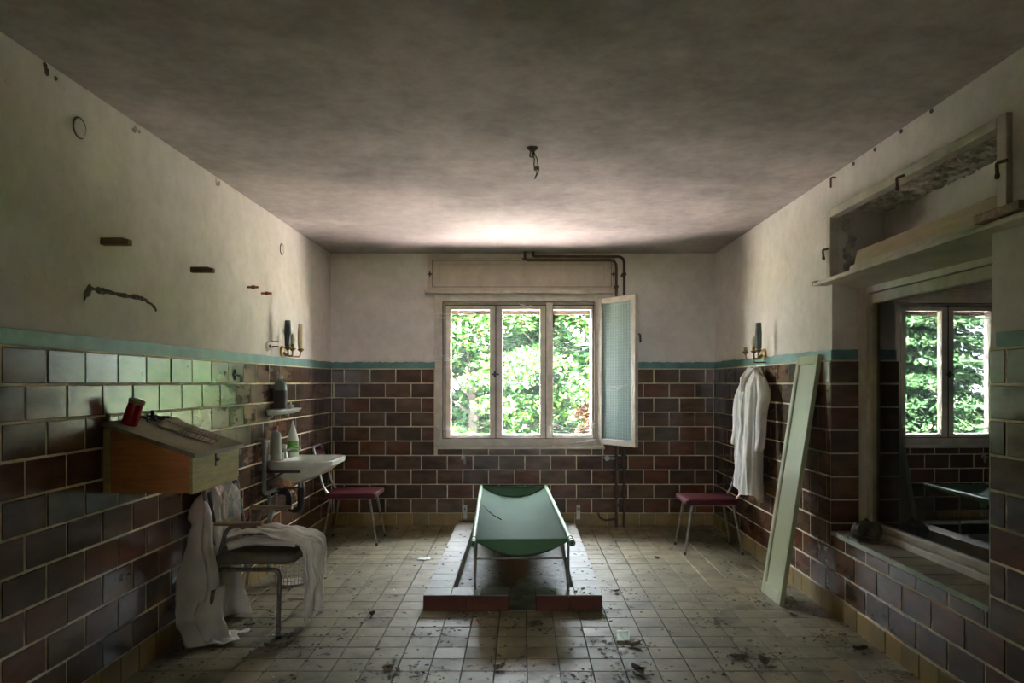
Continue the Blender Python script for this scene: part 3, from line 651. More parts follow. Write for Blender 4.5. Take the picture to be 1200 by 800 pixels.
m = MB().lathe([(0.022, 0), (0.026, 0.01), (0.022, 0.035), (0.001, 0.036)], 12, Matrix.Translation((0.815, 6.95, 0.66)) @ Matrix.Rotation(PI/2, 4, 'X')); part('cap', m, M['plasticwhite'], o, smooth=True)
o = thing('pipe_connection', (-0.56, YB, 0.64), 'short curved radiator connection on the tiles under the left pane', 'pipe')
m = MB().tube(fillet([(-0.575, YB-T, 0.655), (-0.575, YB-0.07, 0.655), (-0.555, YB-0.075, 0.655), (-0.555, YB-0.07, 0.60)], 0.02), 0.012); part('elbow', m, M['greypipe'], o, smooth=True)
m = MB().lathe([(0.02, 0), (0.02, 0.012)], 12, Matrix.Translation((-0.575, YB-T, 0.655)) @ Matrix.Rotation(PI/2, 4, 'X')); part('rosette', m, M['chrome'], o, smooth=True)
for x, lab in ((-0.555, 'small metal bracket at the base of the back wall, left of the stretcher'), (0.545, 'small metal bracket at the base of the back wall, beside the heating pipes')):
    o = thing('radiator_bracket', (x, YB-0.022, 0.09), lab, 'bracket', 'radiator brackets on the back wall')
    m = MB().box((x-0.018, YB-0.03, 0.06), (x+0.018, YB-0.022, 0.20)); part('plate', m, M['chrome'], o, bevel=0.002)
    m = MB().tube(fillet([(x, YB-0.03, 0.16), (x, YB-0.08, 0.16), (x, YB-0.08, 0.19)], 0.015), 0.009); part('hook', m, M['chrome'], o, smooth=True)
o = thing('return_pipe', (0.84, 6.96, 0.0), 'bent rusty pipe end lying at the foot of the two heating pipes', 'pipe')
m = MB().tube(fillet([(0.89, 6.94, 0.075), (0.80, 6.95, 0.06), (0.745, 6.96, 0.085), (0.735, 6.97, 0.13)], 0.03), 0.010); part('run', m, M['pipe'], o, smooth=True)

# ------------------------------------------------------------------ wall desk and what lies on it
DX0, DX1, DY0, DY1, DZ0, DZB, DZF = XL+T+0.002, -1.48, 3.207, 3.71, 0.897, 1.196, 1.066
desk = thing('wall_desk', (DX0, 3.46, DZ0), 'wall-hung wooden desk box with reddish sides and a sloping dusty lid', 'desk')
for y in (DY0, DY1-0.016):
    m = MB().prism([(DX0, DZ0), (DX1, DZ0), (DX1, DZF), (DX0, DZB)], 'y', y, y+0.016); part('side_panel', m, M['woodred'], desk, bevel=0.002)
m = MB().box((DX1-0.002, DY0-0.004, DZ0-0.004), (DX1+0.016, DY1+0.004, DZF-0.006)); fp = part('front_panel', m, M['woodpale'], desk, bevel=0.002, label='greenish varnished front panel')
m = MB().box((DX0, DY0+0.016, DZ0), (DX1-0.002, DY1-0.016, DZ0+0.012)); part('bottom_panel', m, M['woodred'], desk)
m = MB().box((DX0-0.001, DY0-0.012, DZ0+0.003), (DX0+0.028, DY0-0.0005, DZB-0.012)); part('batten', m, M['woodpale'], desk, bevel=0.002)
m = MB().box((DX1-0.03, DY1+0.001, DZ0+0.01), (DX1+0.014, DY1+0.02, DZF-0.014)); part('corner_strip', m, M['woodpale'], desk, bevel=0.002)
sl = (DZF-DZB)/(DX1-DX0); LX1 = -1.442; lidz = lambda x: DZB+sl*(x-DX0)
m = MB().prism([(DX0, lidz(DX0)+0.001), (LX1, lidz(LX1)+0.001), (LX1, lidz(LX1)+0.021), (DX0, lidz(DX0)+0.021)], 'y', DY0-0.03, DY1+0.035)
lid = part('lid', m, M['woodlid'], desk, bevel=0.003)
m = MB().box((DX1+0.016, 3.435, DZF-0.075), (DX1+0.021, 3.450, DZF+0.002)).box((DX1+0.021, 3.430, DZF-0.05), (DX1+0.032, 3.455, DZF-0.035)); part('hasp', m, M['iron'], desk)
for y in (3.21, 3.60):
    m = MB().lathe([(0.009, -0.012), (0.011, 0), (0.006, 0.012)], 8, Matrix.Translation((DX0+0.012, y, lidz(DX0)+0.045))).box((DX0-0.002, y-0.008, lidz(DX0)+0.022), (DX0+0.02, y+0.008, lidz(DX0)+0.034)); part('hinge', m, M['iron'], desk)
top = lambda x: lidz(x)+0.0215
tilt = math.atan(-sl)
def on_lid(x, y, rz=0.0, up=0.0): return Matrix.Translation((x, y, top(x)+up)) @ Matrix.Rotation(tilt, 4, 'Y') @ Matrix.Rotation(rz, 4, 'Z')
cx_, cy_ = -1.80, 3.30
o = thing('grave_candle', (cx_, cy_, top(cx_)), 'red candle jar with a brass lid standing on the sloping desk lid', 'candle')
MX = on_lid(cx_, cy_)
m = MB().lathe([(0.030, 0.0), (0.034, 0.004), (0.034, 0.055), (0.033, 0.095), (0.030, 0.103)], 20, MX); part('jar', m, M['redjar'], o, smooth=True)
prof = [(0.029, 0.102), (0.036, 0.104), (0.036, 0.117), (0.030, 0.121), (0.001, 0.122)]
m = MB().lathe(prof, 20, MX); part('lid', m, M['gold'], o, smooth=True, label='brass lid with a scalloped rim')
def booklet():
    y0, x0 = 3.545, -1.585
    o = thing('open_booklet', (x0, y0, top(x0)), 'open printed booklet on the desk lid near its lower edge', 'booklet')
    MX = on_lid(x0, y0, 0.18)
    for k, s in enumerate((-1, 1)):
        f = lambda u, v: MX @ Vector((-0.085+0.17*v, s*(0.004+0.088*u), 0.003+0.010*math.sin(PI*min(1, u*1.1))+0.004*k))
        part('page', MB().sheet(f, 8, 2), M['paper'], o, smooth=True, solid=0.003)
        m = MB()
        for r in range(9):
            xx = -0.07+r*0.0165
            u0 = 0.14; u1 = 0.9 if r % 4 != 3 else 0.5
            vs = []
            for i in range(7):
                u = u0+(u1-u0)*i/6; z = 0.0055+0.010*math.sin(PI*min(1, u*1.1))+0.004*k
                vs += [MX @ Vector((xx, s*(0.004+0.088*u), z)), MX @ Vector((xx+0.0032, s*(0.004+0.088*u), z))]
            m.add(vs, [(2*i, 2*i+1, 2*i+3, 2*i+2) for i in range(6)])
        part('print', m, M['ink'], o, kind='stuff')
booklet()
def sheet_of_paper(x, y, rz, w, h, up, label):
    MX = on_lid(x, y, rz, up)
    f = lambda u, v: MX @ Vector((w*(u-0.5), h*(v-0.5), 0.002+0.010*(abs(u-0.5)*2)**3*(1 if v > 0.4 else 0.4)))
    o = part('paper_sheet', MB().sheet(f, 8, 6), M['paper'], smooth=True, solid=0.0015); tag(o, label, 'paper', 'loose papers on the desk lid')
sheet_of_paper(-1.70, 3.56, 0.3, 0.16, 0.20, 0.001, 'loose yellowed sheet on the desk lid behind the open booklet')
sheet_of_paper(-1.72, 3.65, -0.2, 0.15, 0.12, 0.006, 'curled loose sheet at the far edge of the desk lid')
o = thing('cord', (-1.82, 3.5, top(-1.82)), 'dark twisted cord along the back of the desk lid', 'cord')
pts = [on_lid(-1.845+0.012*math.sin(k*1.9)+0.010*k/3, 3.43+0.018*k, 0, 0.010+0.006*abs(math.sin(k*2.3))) @ Vector((0, 0, 0)) for k in range(15)]
m = MB().tube(pts, 0.006, 7); part('strand', m, M['iron'], o, smooth=True)
pts = [on_lid(-1.80+0.014*math.sin(k*1.3+1), 3.44+0.016*k, 0, 0.008+0.005*abs(math.cos(k*1.7))) @ Vector((0, 0, 0)) for k in range(14)]
m = MB().tube(pts, 0.005, 7); part('strand', m, M['iron'], o, smooth=True)

# ------------------------------------------------------------------ armchair with draped coat and cloth
ac = thing('armchair', (-1.45, 4.17, 0), 'tubular armchair with brown padded seat and wooden armrests under the wall desk', 'chair')
def rrect(cx, cy, hx_, hy_, r, z, n=5):
    out = []
    for qx, qy, a0 in ((1, 1, 0), (-1, 1, PI/2), (-1, -1, PI), (1, -1, 3*PI/2)):
        for k in range(n+1):
            a = a0+PI/2*k/n; out.append((cx+qx*(hx_-r)+r*math.cos(a), cy+qy*(hy_-r)+r*math.sin(a), z))
    return out
def pad(cx, cy, hx_, hy_, z0, z1, r=0.05, e=0.018, dome=0.012):
    rings = [rrect(cx, cy, hx_-e, hy_-e, r, z0), rrect(cx, cy, hx_, hy_, r, z0+e*0.8), rrect(cx, cy, hx_, hy_, r, z1-e), rrect(cx, cy, hx_-e*0.6, hy_-e*0.6, r, z1-e*0.25), rrect(cx, cy, hx_-e*2, hy_-e*2, r, z1), rrect(cx, cy, hx_*0.4, hy_*0.4, r*0.4, z1+dome)]
    return MB().loft(rings)
part('seat', pad(-1.475, 4.17, 0.235, 0.245, 0.395, 0.462), M['seat'], ac, smooth=True)
for y in (3.915, 4.425):
    m = MB().tube(fillet([(-1.325, y, 0.0), (-1.315, y, 0.375), (-1.66, y, 0.375), (-1.72, y, 0.30)], 0.05, 6), 0.0125, 10); part('front_leg', m, M['steel'], ac, smooth=True)
    m = MB().tube([(-1.325, y, 0.0), (-1.325, y, 0.018)], 0.016, 10); part('foot_cap', m, M['blackrubber'], ac, smooth=True)
    m = MB().tube(fillet([(-1.715, y, 0.0), (-1.655, y, 0.42), (-1.60, y, 0.61), (-1.44, y, 0.612)], 0.05, 6), 0.0115, 10); part('rear_leg', m, M['steel'], ac, smooth=True)
    rings = []
    for t in np.linspace(0, 1, 7):
        w = 0.022+0.006*math.sin(PI*t); rings.append([(-1.665+0.255*t, y+w*math.cos(a), 0.624+0.012*math.sin(a)) for a in np.linspace(0, 2*PI, 11)[:-1]])
    part('armrest', MB().loft(rings), M['woodarm'], ac, smooth=True)
m = MB().tube(fillet([(-1.68, 3.945, 0.44), (-1.745, 3.945, 0.82), (-1.745, 4.395, 0.82), (-1.68, 4.395, 0.44)], 0.06, 6), 0.0115, 10); part('back_frame', m, M['steel'], ac, smooth=True)
m = MB().sheet(lambda u, v: (-1.700-0.035*v-0.02*math.sin(PI*u), 3.98+0.38*u, 0.60+0.18*v), 8, 4); part('backrest', m, M['shadedark'], ac, smooth=True, solid=0.02)

# coat draped over the chair back, trailing on the floor
def coat_fn(u, v):
    # plan curve at this height (near end u=0)
    y0_ = 3.97-0.19*min(1, v*1.15)**0.6; y = y0_+(4.46-y0_)*u
    hem = 0.012 if u < 0.44 else (0.012+0.60*min(1, (u-0.44)/0.05) if u < 0.56 else 0.02+0.58*max(0, 1-(u-0.56)/0.06))
    topz = 0.838+0.012*math.cos(PI*(u-0.5)*2)-0.16*abs(2*u-1)**3+0.012*math.sin(u*21)
    z = topz+(hem-topz)*v
    cusp = lambda q: 1-2*abs(math.sin(q))**0.7
    fold = cusp(u*12+0.8*v+0.5*math.sin(v*4))*0.034*(0.35+v) + cusp(u*27+2.0+math.sin(v*6))*0.012*(0.3+v) + noise.noise(Vector((u*9, v*7, 3)))*0.022 + noise.noise(Vector((u*22, v*14, 8)))*0.010
    bulge = -1.715 + 0.055*math.sin(PI*min(1, u*2.1))*min(1, v*2)*(1 if u < 0.47 else 0) + 0.06*math.exp(-((u-0.78)/0.12)**2)*v
    x = bulge+fold
    x -= 0.10*max(0, 1-u/0.12)*(1-0.2*v)
    x -= 0.08*max(0, (u-0.88)/0.12)
    if v < 0.08: x -= 0.06*(1-v/0.08)
    if u < 0.44: x += 0.07*max(0, v-0.86)/0.14*(1+0.4*math.sin(u*30)); y -= 0.05*max(0, v-0.86)/0.14
    y = y+ (0.10*(0.5-u))*(1-v)*(-1)*0.0 + 0.012*math.sin(v*9+u*13)
    return (max(x, -1.832), y, max(z, 0.010+0.006*math.sin(u*31)**2))
o = thing('draped_coat', (-1.72, 4.1, 0.0), 'white work coat draped over the armchair back and trailing onto the floor', 'coat')
part('coat_body', MB().sheet(coat_fn, 90, 60), M['cloth'], o, smooth=True, solid=0.004)
def sleeve(p, rads, n=12, seedk=0.0, flat=0.6):
    rings = []
    for i, (c, r) in enumerate(zip(p, rads)):
        rings.append([(c[0]+r*flat*math.cos(a)*(1+0.12*math.sin(3*a+i*0.9+seedk)), c[1]+r*math.sin(a)*(1+0.12*math.sin(2*a+i*1.3+seedk)), c[2]+0.004*math.sin(4*a+i)) for a in np.linspace(0, 2*PI, n+1)[:-1]])
    return MB().loft(rings)
P = [(-1.70+0.006*k+0.010*math.sin(k*0.9), 3.86-0.004*k, 0.76-0.047*k) for k in range(11)]
part('sleeve', sleeve(P, [0.012, 0.026, 0.036, 0.040, 0.042, 0.042, 0.043, 0.044, 0.045, 0.047, 0.048], 20), M['cloth'], o, smooth=True, sub=1)
f = lambda u, v: (-1.83+0.30*u+0.02*math.sin(v*9), 3.80+0.20*v+0.03*math.sin(u*7), 0.012+0.022*abs(math.sin(u*11+v*6))*(1-0.5*u))
part('coat_hem', MB().sheet(f, 26, 16), M['cloth'], o, smooth=True, solid=0.004)
# cloth on the seat
L1, L2 = 0.40, 0.42
def cloth_fn(u, v):
    y = 3.915+(0.45-0.06*v)*u
    s = v*(L1+L2); th = 0.035*math.exp(-((u-0.15)/0.25)**2)+0.03*math.exp(-((v-0.15)/0.2)**2)
    if s < L1:
        x = -1.63+s; z = 0.492+th+0.018*math.sin(PI*s/L1)
    else:
        d = s-L1; q = min(1, d/0.09)
        x = -1.23+0.055*math.sin(q*PI/2); z = 0.492+th*(1-q)-0.05*(1-math.cos(q*PI/2))-max(0, d-0.07)*1.02
        x += 0.012*math.sin(u*19)*q
        y = y + (0.06*(0.5-u))*min(1, d/0.3)
    z += 0.006*math.sin(u*26+v*5)+0.004*math.sin(u*47+v*11)
    x += 0.008*math.sin(u*31+v*4)
    z += noise.noise(Vector((u*8, v*10, 1)))*0.016*(1 if s < L1 else 0.2) + noise.noise(Vector((u*20, v*22, 5)))*0.006; x += (noise.noise(Vector((u*11, v*6, 9)))*0.03+(1-2*abs(math.sin(u*13+v))**0.7)*0.016) if s > L1 else 0
    y += 0.012*math.sin(v*7+u*3)
    if s >= L1+L2-1e-6: z += 0.03*math.sin(u*6)
    return (x, y, z)
o = thing('white_cloth', (-1.42, 4.15, 0.47), 'crumpled white cloth laid over the armchair seat and hanging down its front', 'cloth')
part('cloth_sheet', MB().sheet(cloth_fn, 44, 56), M['cloth'], o, smooth=True, solid=0.005)
def roll_fn(u, v):
    a = 2*PI*u; r = 0.024*(1+0.2*math.sin(a*3+v*9)); s = v
    return (-1.60+0.36*s, 3.935+0.02*math.sin(s*8)+r*1.3*math.cos(a), 0.497+0.020*math.sin(PI*s)+r*math.sin(a)*(1-0.5*s)+0.006)
part('cloth_fold', MB().sheet(roll_fn, 14, 24), M['cloth'], o, smooth=True)

# waste basket behind the armchair
bx, by = -1.60, 5.02
o = thing('waste_basket', (bx, by, 0), 'white wire waste basket on the floor behind the armchair', 'basket')
m = MB()
for k in range(28):
    a = 2*PI*k/28; m.tube([(bx+0.105*math.cos(a), by+0.105*math.sin(a), 0.006), (bx+0.135*math.cos(a), by+0.135*math.sin(a), 0.26)], 0.0025, 5)
part('wire_upright', m, M['cream'], o, kind='stuff')
m = MB()
for k in range(10):
    r = 0.105+0.03*k/9.5; z = 0.008+0.026*k
    m.tube([(bx+r*math.cos(a), by+r*math.sin(a), z) for a in np.linspace(0, 2*PI, 29)], 0.0025, 5)
part('wire_ring', m, M['cream'], o, kind='stuff')
m = MB().tube([(bx+0.136*math.cos(a), by+0.136*math.sin(a), 0.262) for a in np.linspace(0, 2*PI, 33)], 0.006, 7); part('rim', m, M['cream'], o, smooth=True)
m = MB().lathe([(0.104, 0.002), (0.104, 0.006), (0.001, 0.006)], 24, Matrix.Translation((bx, by, 0))); part('base', m, M['cream'], o)

# ------------------------------------------------------------------ wash basin corner
XT = XL+T
bs = thing('wash_basin', (XT, 5.42, 0.82), 'white ceramic wash basin on the left wall with a black trap below', 'basin')
def bring(x0, x1, y0, y1, r, z): return rrect((x0+x1)/2, (y0+y1)/2, (x1-x0)/2, (y1-y0)/2, r, z, 6)
XF = -1.375
rings = [bring(XT+0.13, -1.66, 5.36, 5.48, 0.04, 0.645), bring(XT+0.09, -1.60, 5.31, 5.53, 0.06, 0.665), bring(XT+0.03, -1.46, 5.24, 5.60, 0.08, 0.725),
         bring(XT+0.002, -1.41, 5.205, 5.645, 0.075, 0.765), bring(XT+0.001, XF, 5.19, 5.66, 0.075, 0.785), bring(XT+0.001, XF+0.004, 5.185, 5.665, 0.075, 0.815), bring(XT+0.001, XF-0.004, 5.192, 5.658, 0.07, 0.824),
         bring(XT+0.11, XF-0.03, 5.22, 5.63, 0.06, 0.822), bring(XT+0.12, XF-0.045, 5.24, 5.61, 0.06, 0.80), bring(XT+0.15, XF-0.10, 5.28, 5.57, 0.06, 0.725), bring(XT+0.2, XF-0.16, 5.36, 5.49, 0.04, 0.70)]
part('bowl', MB().loft(rings), M['white'], bs, smooth=True, label='white ceramic bowl')
m = MB().box((XT+0.001, 5.19, 0.82), (XT+0.03, 5.66, 0.87)); part('upstand', m, M['white'], bs, bevel=0.012)
m = MB().lathe([(0.024, 0.80), (0.024, 0.85), (0.018, 0.87), (0.018, 0.895), (0.001, 0.9)], 12, Matrix.Translation((XT+0.07, 5.42, 0))).tube(fillet([(XT+0.07, 5.42, 0.87), (XT+0.13, 5.42, 0.90), (XT+0.185, 5.42, 0.905), (XT+0.19, 5.42, 0.875)], 0.03), 0.009)
tp = part('tap', m, M['chrome'], bs, smooth=True, label='dull chrome tap')
m = MB().lathe([(0.02, 0.895), (0.022, 0.92), (0.014, 0.925), (0.001, 0.926)], 8, Matrix.Translation((XT+0.07, 5.42, 0))); part('tap_knob', m, M['plasticwhite'], tp, smooth=True)
m = MB().tube([(-1.665, 5.42, 0.65), (-1.665, 5.42, 0.60)], 0.024, 12); part('drain', m, M['chrome'], bs, smooth=True)
m = MB().tube(fillet([(-1.665, 5.42, 0.605), (-1.665, 5.42, 0.435), (-1.755, 5.42, 0.435), (-1.755, 5.42, 0.57), (XT, 5.42, 0.57)], 0.042, 6), 0.024, 12); part('trap', m, M['blackrubber'], bs, smooth=True, label='black plastic trap')
m = MB().box((XT, 5.193, 0.738), (-1.60, 5.203, 0.756)).tube([(XT, 5.198, 0.67), (-1.72, 5.198, 0.742)], 0.007, 6); part('bracket', m, M['iron'], bs)
m = MB().tube([(-1.83, 5.30, 0.60), (-1.665, 5.36, 0.61)], 0.008); part('supply_hose', m, M['iron'], bs)
o = thing('water_pipe', (XT, 5.12, 0.6), 'grey water pipe bent on the tiles on the near side of the basin', 'pipe')
m = MB().tube(fillet([(XT, 5.10, 0.98), (XT+0.035, 5.10, 0.98), (XT+0.035, 5.10, 0.60), (XT+0.035, 5.30, 0.60), (-1.80, 5.33, 0.60)], 0.04), 0.015, 10); part('run', m, M['greypipe'], o, smooth=True)
m = MB().tube([(XT+0.035, 5.10, 0.93), (XT+0.035, 5.10, 0.965)], 0.022, 10); part('coupling', m, M['greypipe'], o, smooth=True)
m = MB().tube(fillet([(XT+0.035, 5.2, 0.60), (XT+0.035, 5.2, 0.05), (XT, 5.2, 0.05)], 0.04), 0.014, 10); part('down_pipe', m, M['greypipe'], o, smooth=True)
m = MB().tube(fillet([(XT+0.035, 5.2, 0.38), (XT+0.035, 5.33, 0.47), (XT+0.03, 5.36, 0.57)], 0.04), 0.012, 10); part('branch_pipe', m, M['greypipe'], o, smooth=True)
def lathe_thing(name, x, y, z, label, cat, parts, group=None, tilt=None):
    o = thing(name, (x, y, z), label, cat, group)
    for nm, prof, mat, lab in parts:
        part(nm, MB().lathe(prof, 18, Matrix.Translation((x, y, z))), M[mat], o, smooth=True, label=lab)
    return o
lathe_thing('plastic_bottle', XT+0.06, 5.26, 0.825, 'milky plastic bottle with a red cap on the near end of the basin', 'bottle',
            [('body', [(0.036, 0), (0.040, 0.006), (0.040, 0.17), (0.034, 0.195), (0.016, 0.21), (0.015, 0.222)], 'plasticclear', None), ('cap', [(0.018, 0.218), (0.018, 0.245), (0.014, 0.248), (0.001, 0.248)], 'redcap', 'red screw cap')], 'bottles at the basin')
lathe_thing('spray_bottle', XT+0.10, 5.53, 0.825, 'white bottle with a green label and pointed top at the far end of the basin', 'bottle',
            [('body', [(0.036, 0), (0.042, 0.006), (0.042, 0.13), (0.036, 0.15), (0.022, 0.20), (0.012, 0.235)], 'plasticwhite', None), ('nozzle', [(0.012, 0.234), (0.010, 0.25), (0.004, 0.272), (0.001, 0.273)], 'plasticwhite', None), ('bottle_label', [(0.0427, 0.03), (0.0429, 0.035), (0.0429, 0.115), (0.0427, 0.12)], 'greenlabel', 'green printed label')], 'bottles at the basin')
lathe_thing('soap_pot', XT+0.075, 5.34, 0.826, 'small white pot on the basin between the two bottles', 'pot', [('body', [(0.018, 0), (0.020, 0.004), (0.020, 0.035)], 'plasticwhite', None), ('lid', [(0.022, 0.034), (0.022, 0.046), (0.001, 0.048)], 'white', None)])
sh = thing('wall_shelf', (XT, 5.46, 1.16), 'white ceramic shelf on the tiles above the basin', 'shelf')
rings = [bring(XT+0.001, -1.80, 5.24, 5.68, 0.02, 1.148), bring(XT+0.001, -1.755, 5.205, 5.715, 0.04, 1.165), bring(XT+0.001, -1.74, 5.19, 5.73, 0.05, 1.185), bring(XT+0.001, -1.742, 5.192, 5.728, 0.05, 1.192), bring(XT+0.004, -1.755, 5.205, 5.715, 0.045, 1.192), bring(XT+0.006, -1.76, 5.21, 5.71, 0.04, 1.184)]
part('shelf_plate', MB().loft(rings), M['white'], sh, smooth=True)
for y in (5.28, 5.64):
    m = MB().lathe([(0.012, 0), (0.012, 0.03), (0.006, 0.034)], 8, Matrix.Translation((XT, y, 1.142)) @ Matrix.Rotation(PI/2, 4, 'Y')); part('support', m, M['chrome'], sh, smooth=True)
lathe_thing('glass_bottle', XT+0.055, 5.38, 1.186, 'large round-shouldered glass bottle with a dark label on the ceramic shelf', 'bottle',
            [('body', [(0.044, 0), (0.048, 0.006), (0.048, 0.16), (0.044, 0.19), (0.028, 0.212), (0.016, 0.222), (0.015, 0.236)], 'bottleglass', None), ('stopper', [(0.018, 0.234), (0.018, 0.25), (0.009, 0.254), (0.009, 0.262), (0.001, 0.263)], 'chrome', None), ('bottle_label', [(0.0485, 0.012), (0.0488, 0.016), (0.0488, 0.142), (0.0485, 0.146)], 'darklabel', 'dark faded label')])
lathe_thing('beaker', XT+0.06, 5.61, 1.186, 'tiny white beaker at the far end of the ceramic shelf', 'beaker', [('body', [(0.016, 0), (0.018, 0.003), (0.019, 0.03)], 'plasticwhite', None), ('spout', [(0.006, 0.03), (0.005, 0.05), (0.001, 0.051)], 'plasticwhite', None)])
# cross hook on the tiles
o = thing('cross_hook', (XT, 4.66, 1.44), 'small dark cross-shaped hook on the glazed tiles of the left wall', 'hook')
m = MB().box((XT, 4.655, 1.405), (XT+0.012, 4.667, 1.475)).box((XT, 4.62, 1.437), (XT+0.012, 4.70, 1.447)); part('cross', m, M['iron'], o)
m = MB().tube([(XT, 4.661, 1.44), (XT+0.04, 4.661, 1.435)], 0.005, 6); part('pin', m, M['iron'], o)

# ------------------------------------------------------------------ sconces
def sconce(x, y, z, rz, label, shades):
    o = thing('wall_sconce', (x, y, z), label, 'wall lamp', 'brass candle sconces', rz)
    T4 = Matrix.Translation
    m = MB().lathe([(0.045, 0), (0.042, 0.012), (0.02, 0.02), (0.001, 0.022)], 16, T4((0, 0, -0.015)) @ Matrix.Rotation(PI/2, 4, 'Y')); part('backplate', m, M['brass'], o, smooth=True, local=True)
    for dy, kind in zip((-0.16, 0.0, 0.16), shades):
        ox = 0.10 if dy else 0.085
        m = MB().tube(fillet([(0.015, 0, -0.015), (0.05, dy*0.3, -0.05), (ox, dy*0.9, -0.05), (ox, dy, 0.0)], 0.04, 6), 0.006, 8)
        a = part('arm', m, M['brass'], o, smooth=True, local=True)
        m = MB().lathe([(0.008, -0.012), (0.024, 0.004), (0.026, 0.012), (0.014, 0.016), (0.014, 0.045), (0.001, 0.045)], 14, T4((ox, dy, 0))); part('socket', m, M['brass'], a, smooth=True, local=True)
        if kind == 'bulb' or kind == 'lit':
            m = MB().lathe([(0.012, 0.045), (0.018, 0.06), (0.019, 0.08), (0.011, 0.11), (0.003, 0.125), (0.001, 0.127)], 14, T4((ox, dy, 0))); part('bulb', m, M['bulb'], a, smooth=True, local=True)
        if kind in ('white', 'dark'):
            pr = [(0.019, 0.018), (0.022, 0.03), (0.024, 0.13), (0.019, 0.215)]
            m = MB().lathe(pr, 8, T4((ox, dy, 0)), cap=False)
            part('shade', m, M['shadewhite' if kind == 'white' else 'shadedark'], a, local=True, solid=0.003, label='ivory candle shade' if kind == 'white' else 'candle shade in a dark backlit tone')
    m = MB().tube([(0.004, 0.02, -0.02), (0.004, 0.03, -0.10), (0.004, 0.028, -0.14)], 0.002, 5); part('cord', m, M['iron'], o, local=True)
    return o
sconce(XL, 5.62, 1.645, 0, 'three-armed brass sconce on the left wall with one ivory and one backlit dark shade', ('dark', 'bulb', 'white'))
sconce(XR, 5.60, 1.625, PI, 'three-armed brass sconce on the right wall above the hanging coat', ('none', 'bulb', 'dark'))

# ------------------------------------------------------------------ red chairs
def red_chair(x, y, rz, label):
    o = thing('side_chair', (x, y, 0), label, 'chair', 'maroon vinyl side chairs at the back wall', rz)
    k = dict(local=True)
    part('seat', pad(0.01, 0, 0.22, 0.20, 0.40, 0.448, 0.03, 0.012, 0.006), M['redvinyl'], o, smooth=True, **k)
    for sx, sy in ((1, 1), (1, -1), (-1, 1), (-1, -1)):
        a, b = (sx*0.165, sy*0.15, 0.40), (sx*0.235, sy*0.185, 0.0)
        lg = part('leg', MB().tube([a, b], [0.013, 0.008], 10), M['steel'], o, smooth=True, **k)
        part('foot_cap', MB().tube([(b[0]-sx*0.004, b[1]-sy*0.002, 0.022), b], 0.0105, 10), M['blackrubber'], lg, smooth=True, **k)
    part('seat_frame', MB().box((-0.17, -0.155, 0.386), (0.17, 0.155, 0.40)), M['steel'], o, bevel=0.003, **k)
    pth = fillet([(-0.15, -0.13, 0.392), (-0.23, -0.14, 0.48), (-0.325, -0.13, 0.84), (-0.325, 0.13, 0.84), (-0.23, 0.14, 0.48), (-0.15, 0.13, 0.392)], 0.06, 6)
    part('back_frame', MB().tube(pth, 0.009, 10), M['chrome'], o, smooth=True, **k)
    m = MB().sheet(lambda u, v: (-0.262-0.055*v-0.018*math.sin(PI*u), -0.125+0.25*u, 0.60+0.20*v), 8, 4)
    part('backrest', m, M['redvinyl'], o, smooth=True, solid=0.028, **k)
red_chair(-1.475, 6.33, 0.0, 'maroon vinyl chair beside the wash basin, facing the middle of the room')
red_chair(1.545, 6.0, PI, 'maroon vinyl chair under the coat hanging on the right wall')

# ------------------------------------------------------------------ coat on its hanger, right wall
hg = thing('coat_hanger', (XR-T, 5.58, 1.53), 'wooden hanger on a wall hook carrying the white coat on the right', 'hanger')
m = MB().tube(fillet([(XR, 5.58, 1.545), (XR-0.09, 5.58, 1.545), (XR-0.095, 5.58, 1.575)], 0.02), 0.006, 8); part('wall_hook', m, M['brass'], hg, smooth=True)
m = MB().tube([(XR-0.075, 5.58, 1.50), (XR-0.075, 5.58, 1.53), (XR-0.075, 5.588, 1.55), (XR-0.075, 5.578, 1.56), (XR-0.075, 5.566, 1.55)], 0.003, 6); part('hanger_hook', m, M['chrome'], hg, smooth=True)
m = MB().tube([(XR-0.08, 5.40, 1.435), (XR-0.085, 5.50, 1.475), (XR-0.085, 5.58, 1.495), (XR-0.085, 5.66, 1.475), (XR-0.08, 5.76, 1.435)], 0.010, 8); part('hanger_bar', m, M['woodarm'], hg, smooth=True)
o = thing('hanging_coat', (XR-0.1, 5.6, 0.55), 'long white work coat hanging on a hanger on the right wall', 'coat')
rings = []
NA = 96
for j, t in enumerate(np.linspace(0, 1, 46)):
    z = 1.505-0.965*t
    hw = 0.045+0.14*min(1, t/0.07)**0.7 if t < 0.07 else 0.185+0.035*(t-0.07)/0.93
    hd = 0.045+0.020*min(1, t/0.15)+0.022*t
    ring = []
    for a in np.linspace(0, 2*PI, NA+1)[:-1]:
        fold = 1+(0.10+0.24*t)*(0.5-abs(math.sin(4.5*a+0.8*math.sin(3*t)+0.4))**0.8)+0.07*(0.4+t)*math.sin(17*a+2+t*2)+0.16*noise.noise(Vector((math.cos(a)*2.2, math.sin(a)*2.2, t*7)))
        cx0 = XR-0.022-hd*1.25
        x = cx0+hd*math.cos(a)*fold; y = 5.60+hw*math.sin(a)*(0.96+0.04*fold)
        # open front: a vertical notch on the room side
        d = (a-PI-0.10-0.06*math.sin(t*5))/0.07; x += 0.035*math.exp(-d*d)*(0.4+t)
        zz = z+(0.02*math.sin(3*a+1) if t > 0.97 else 0)+0.035*t*math.cos(a-2.2)
        ring.append((min(x, XR-T-0.004), y, zz))
    rings.append(ring)
part('coat_body', MB().loft(rings, cap=False), M['coat'], o, smooth=True)
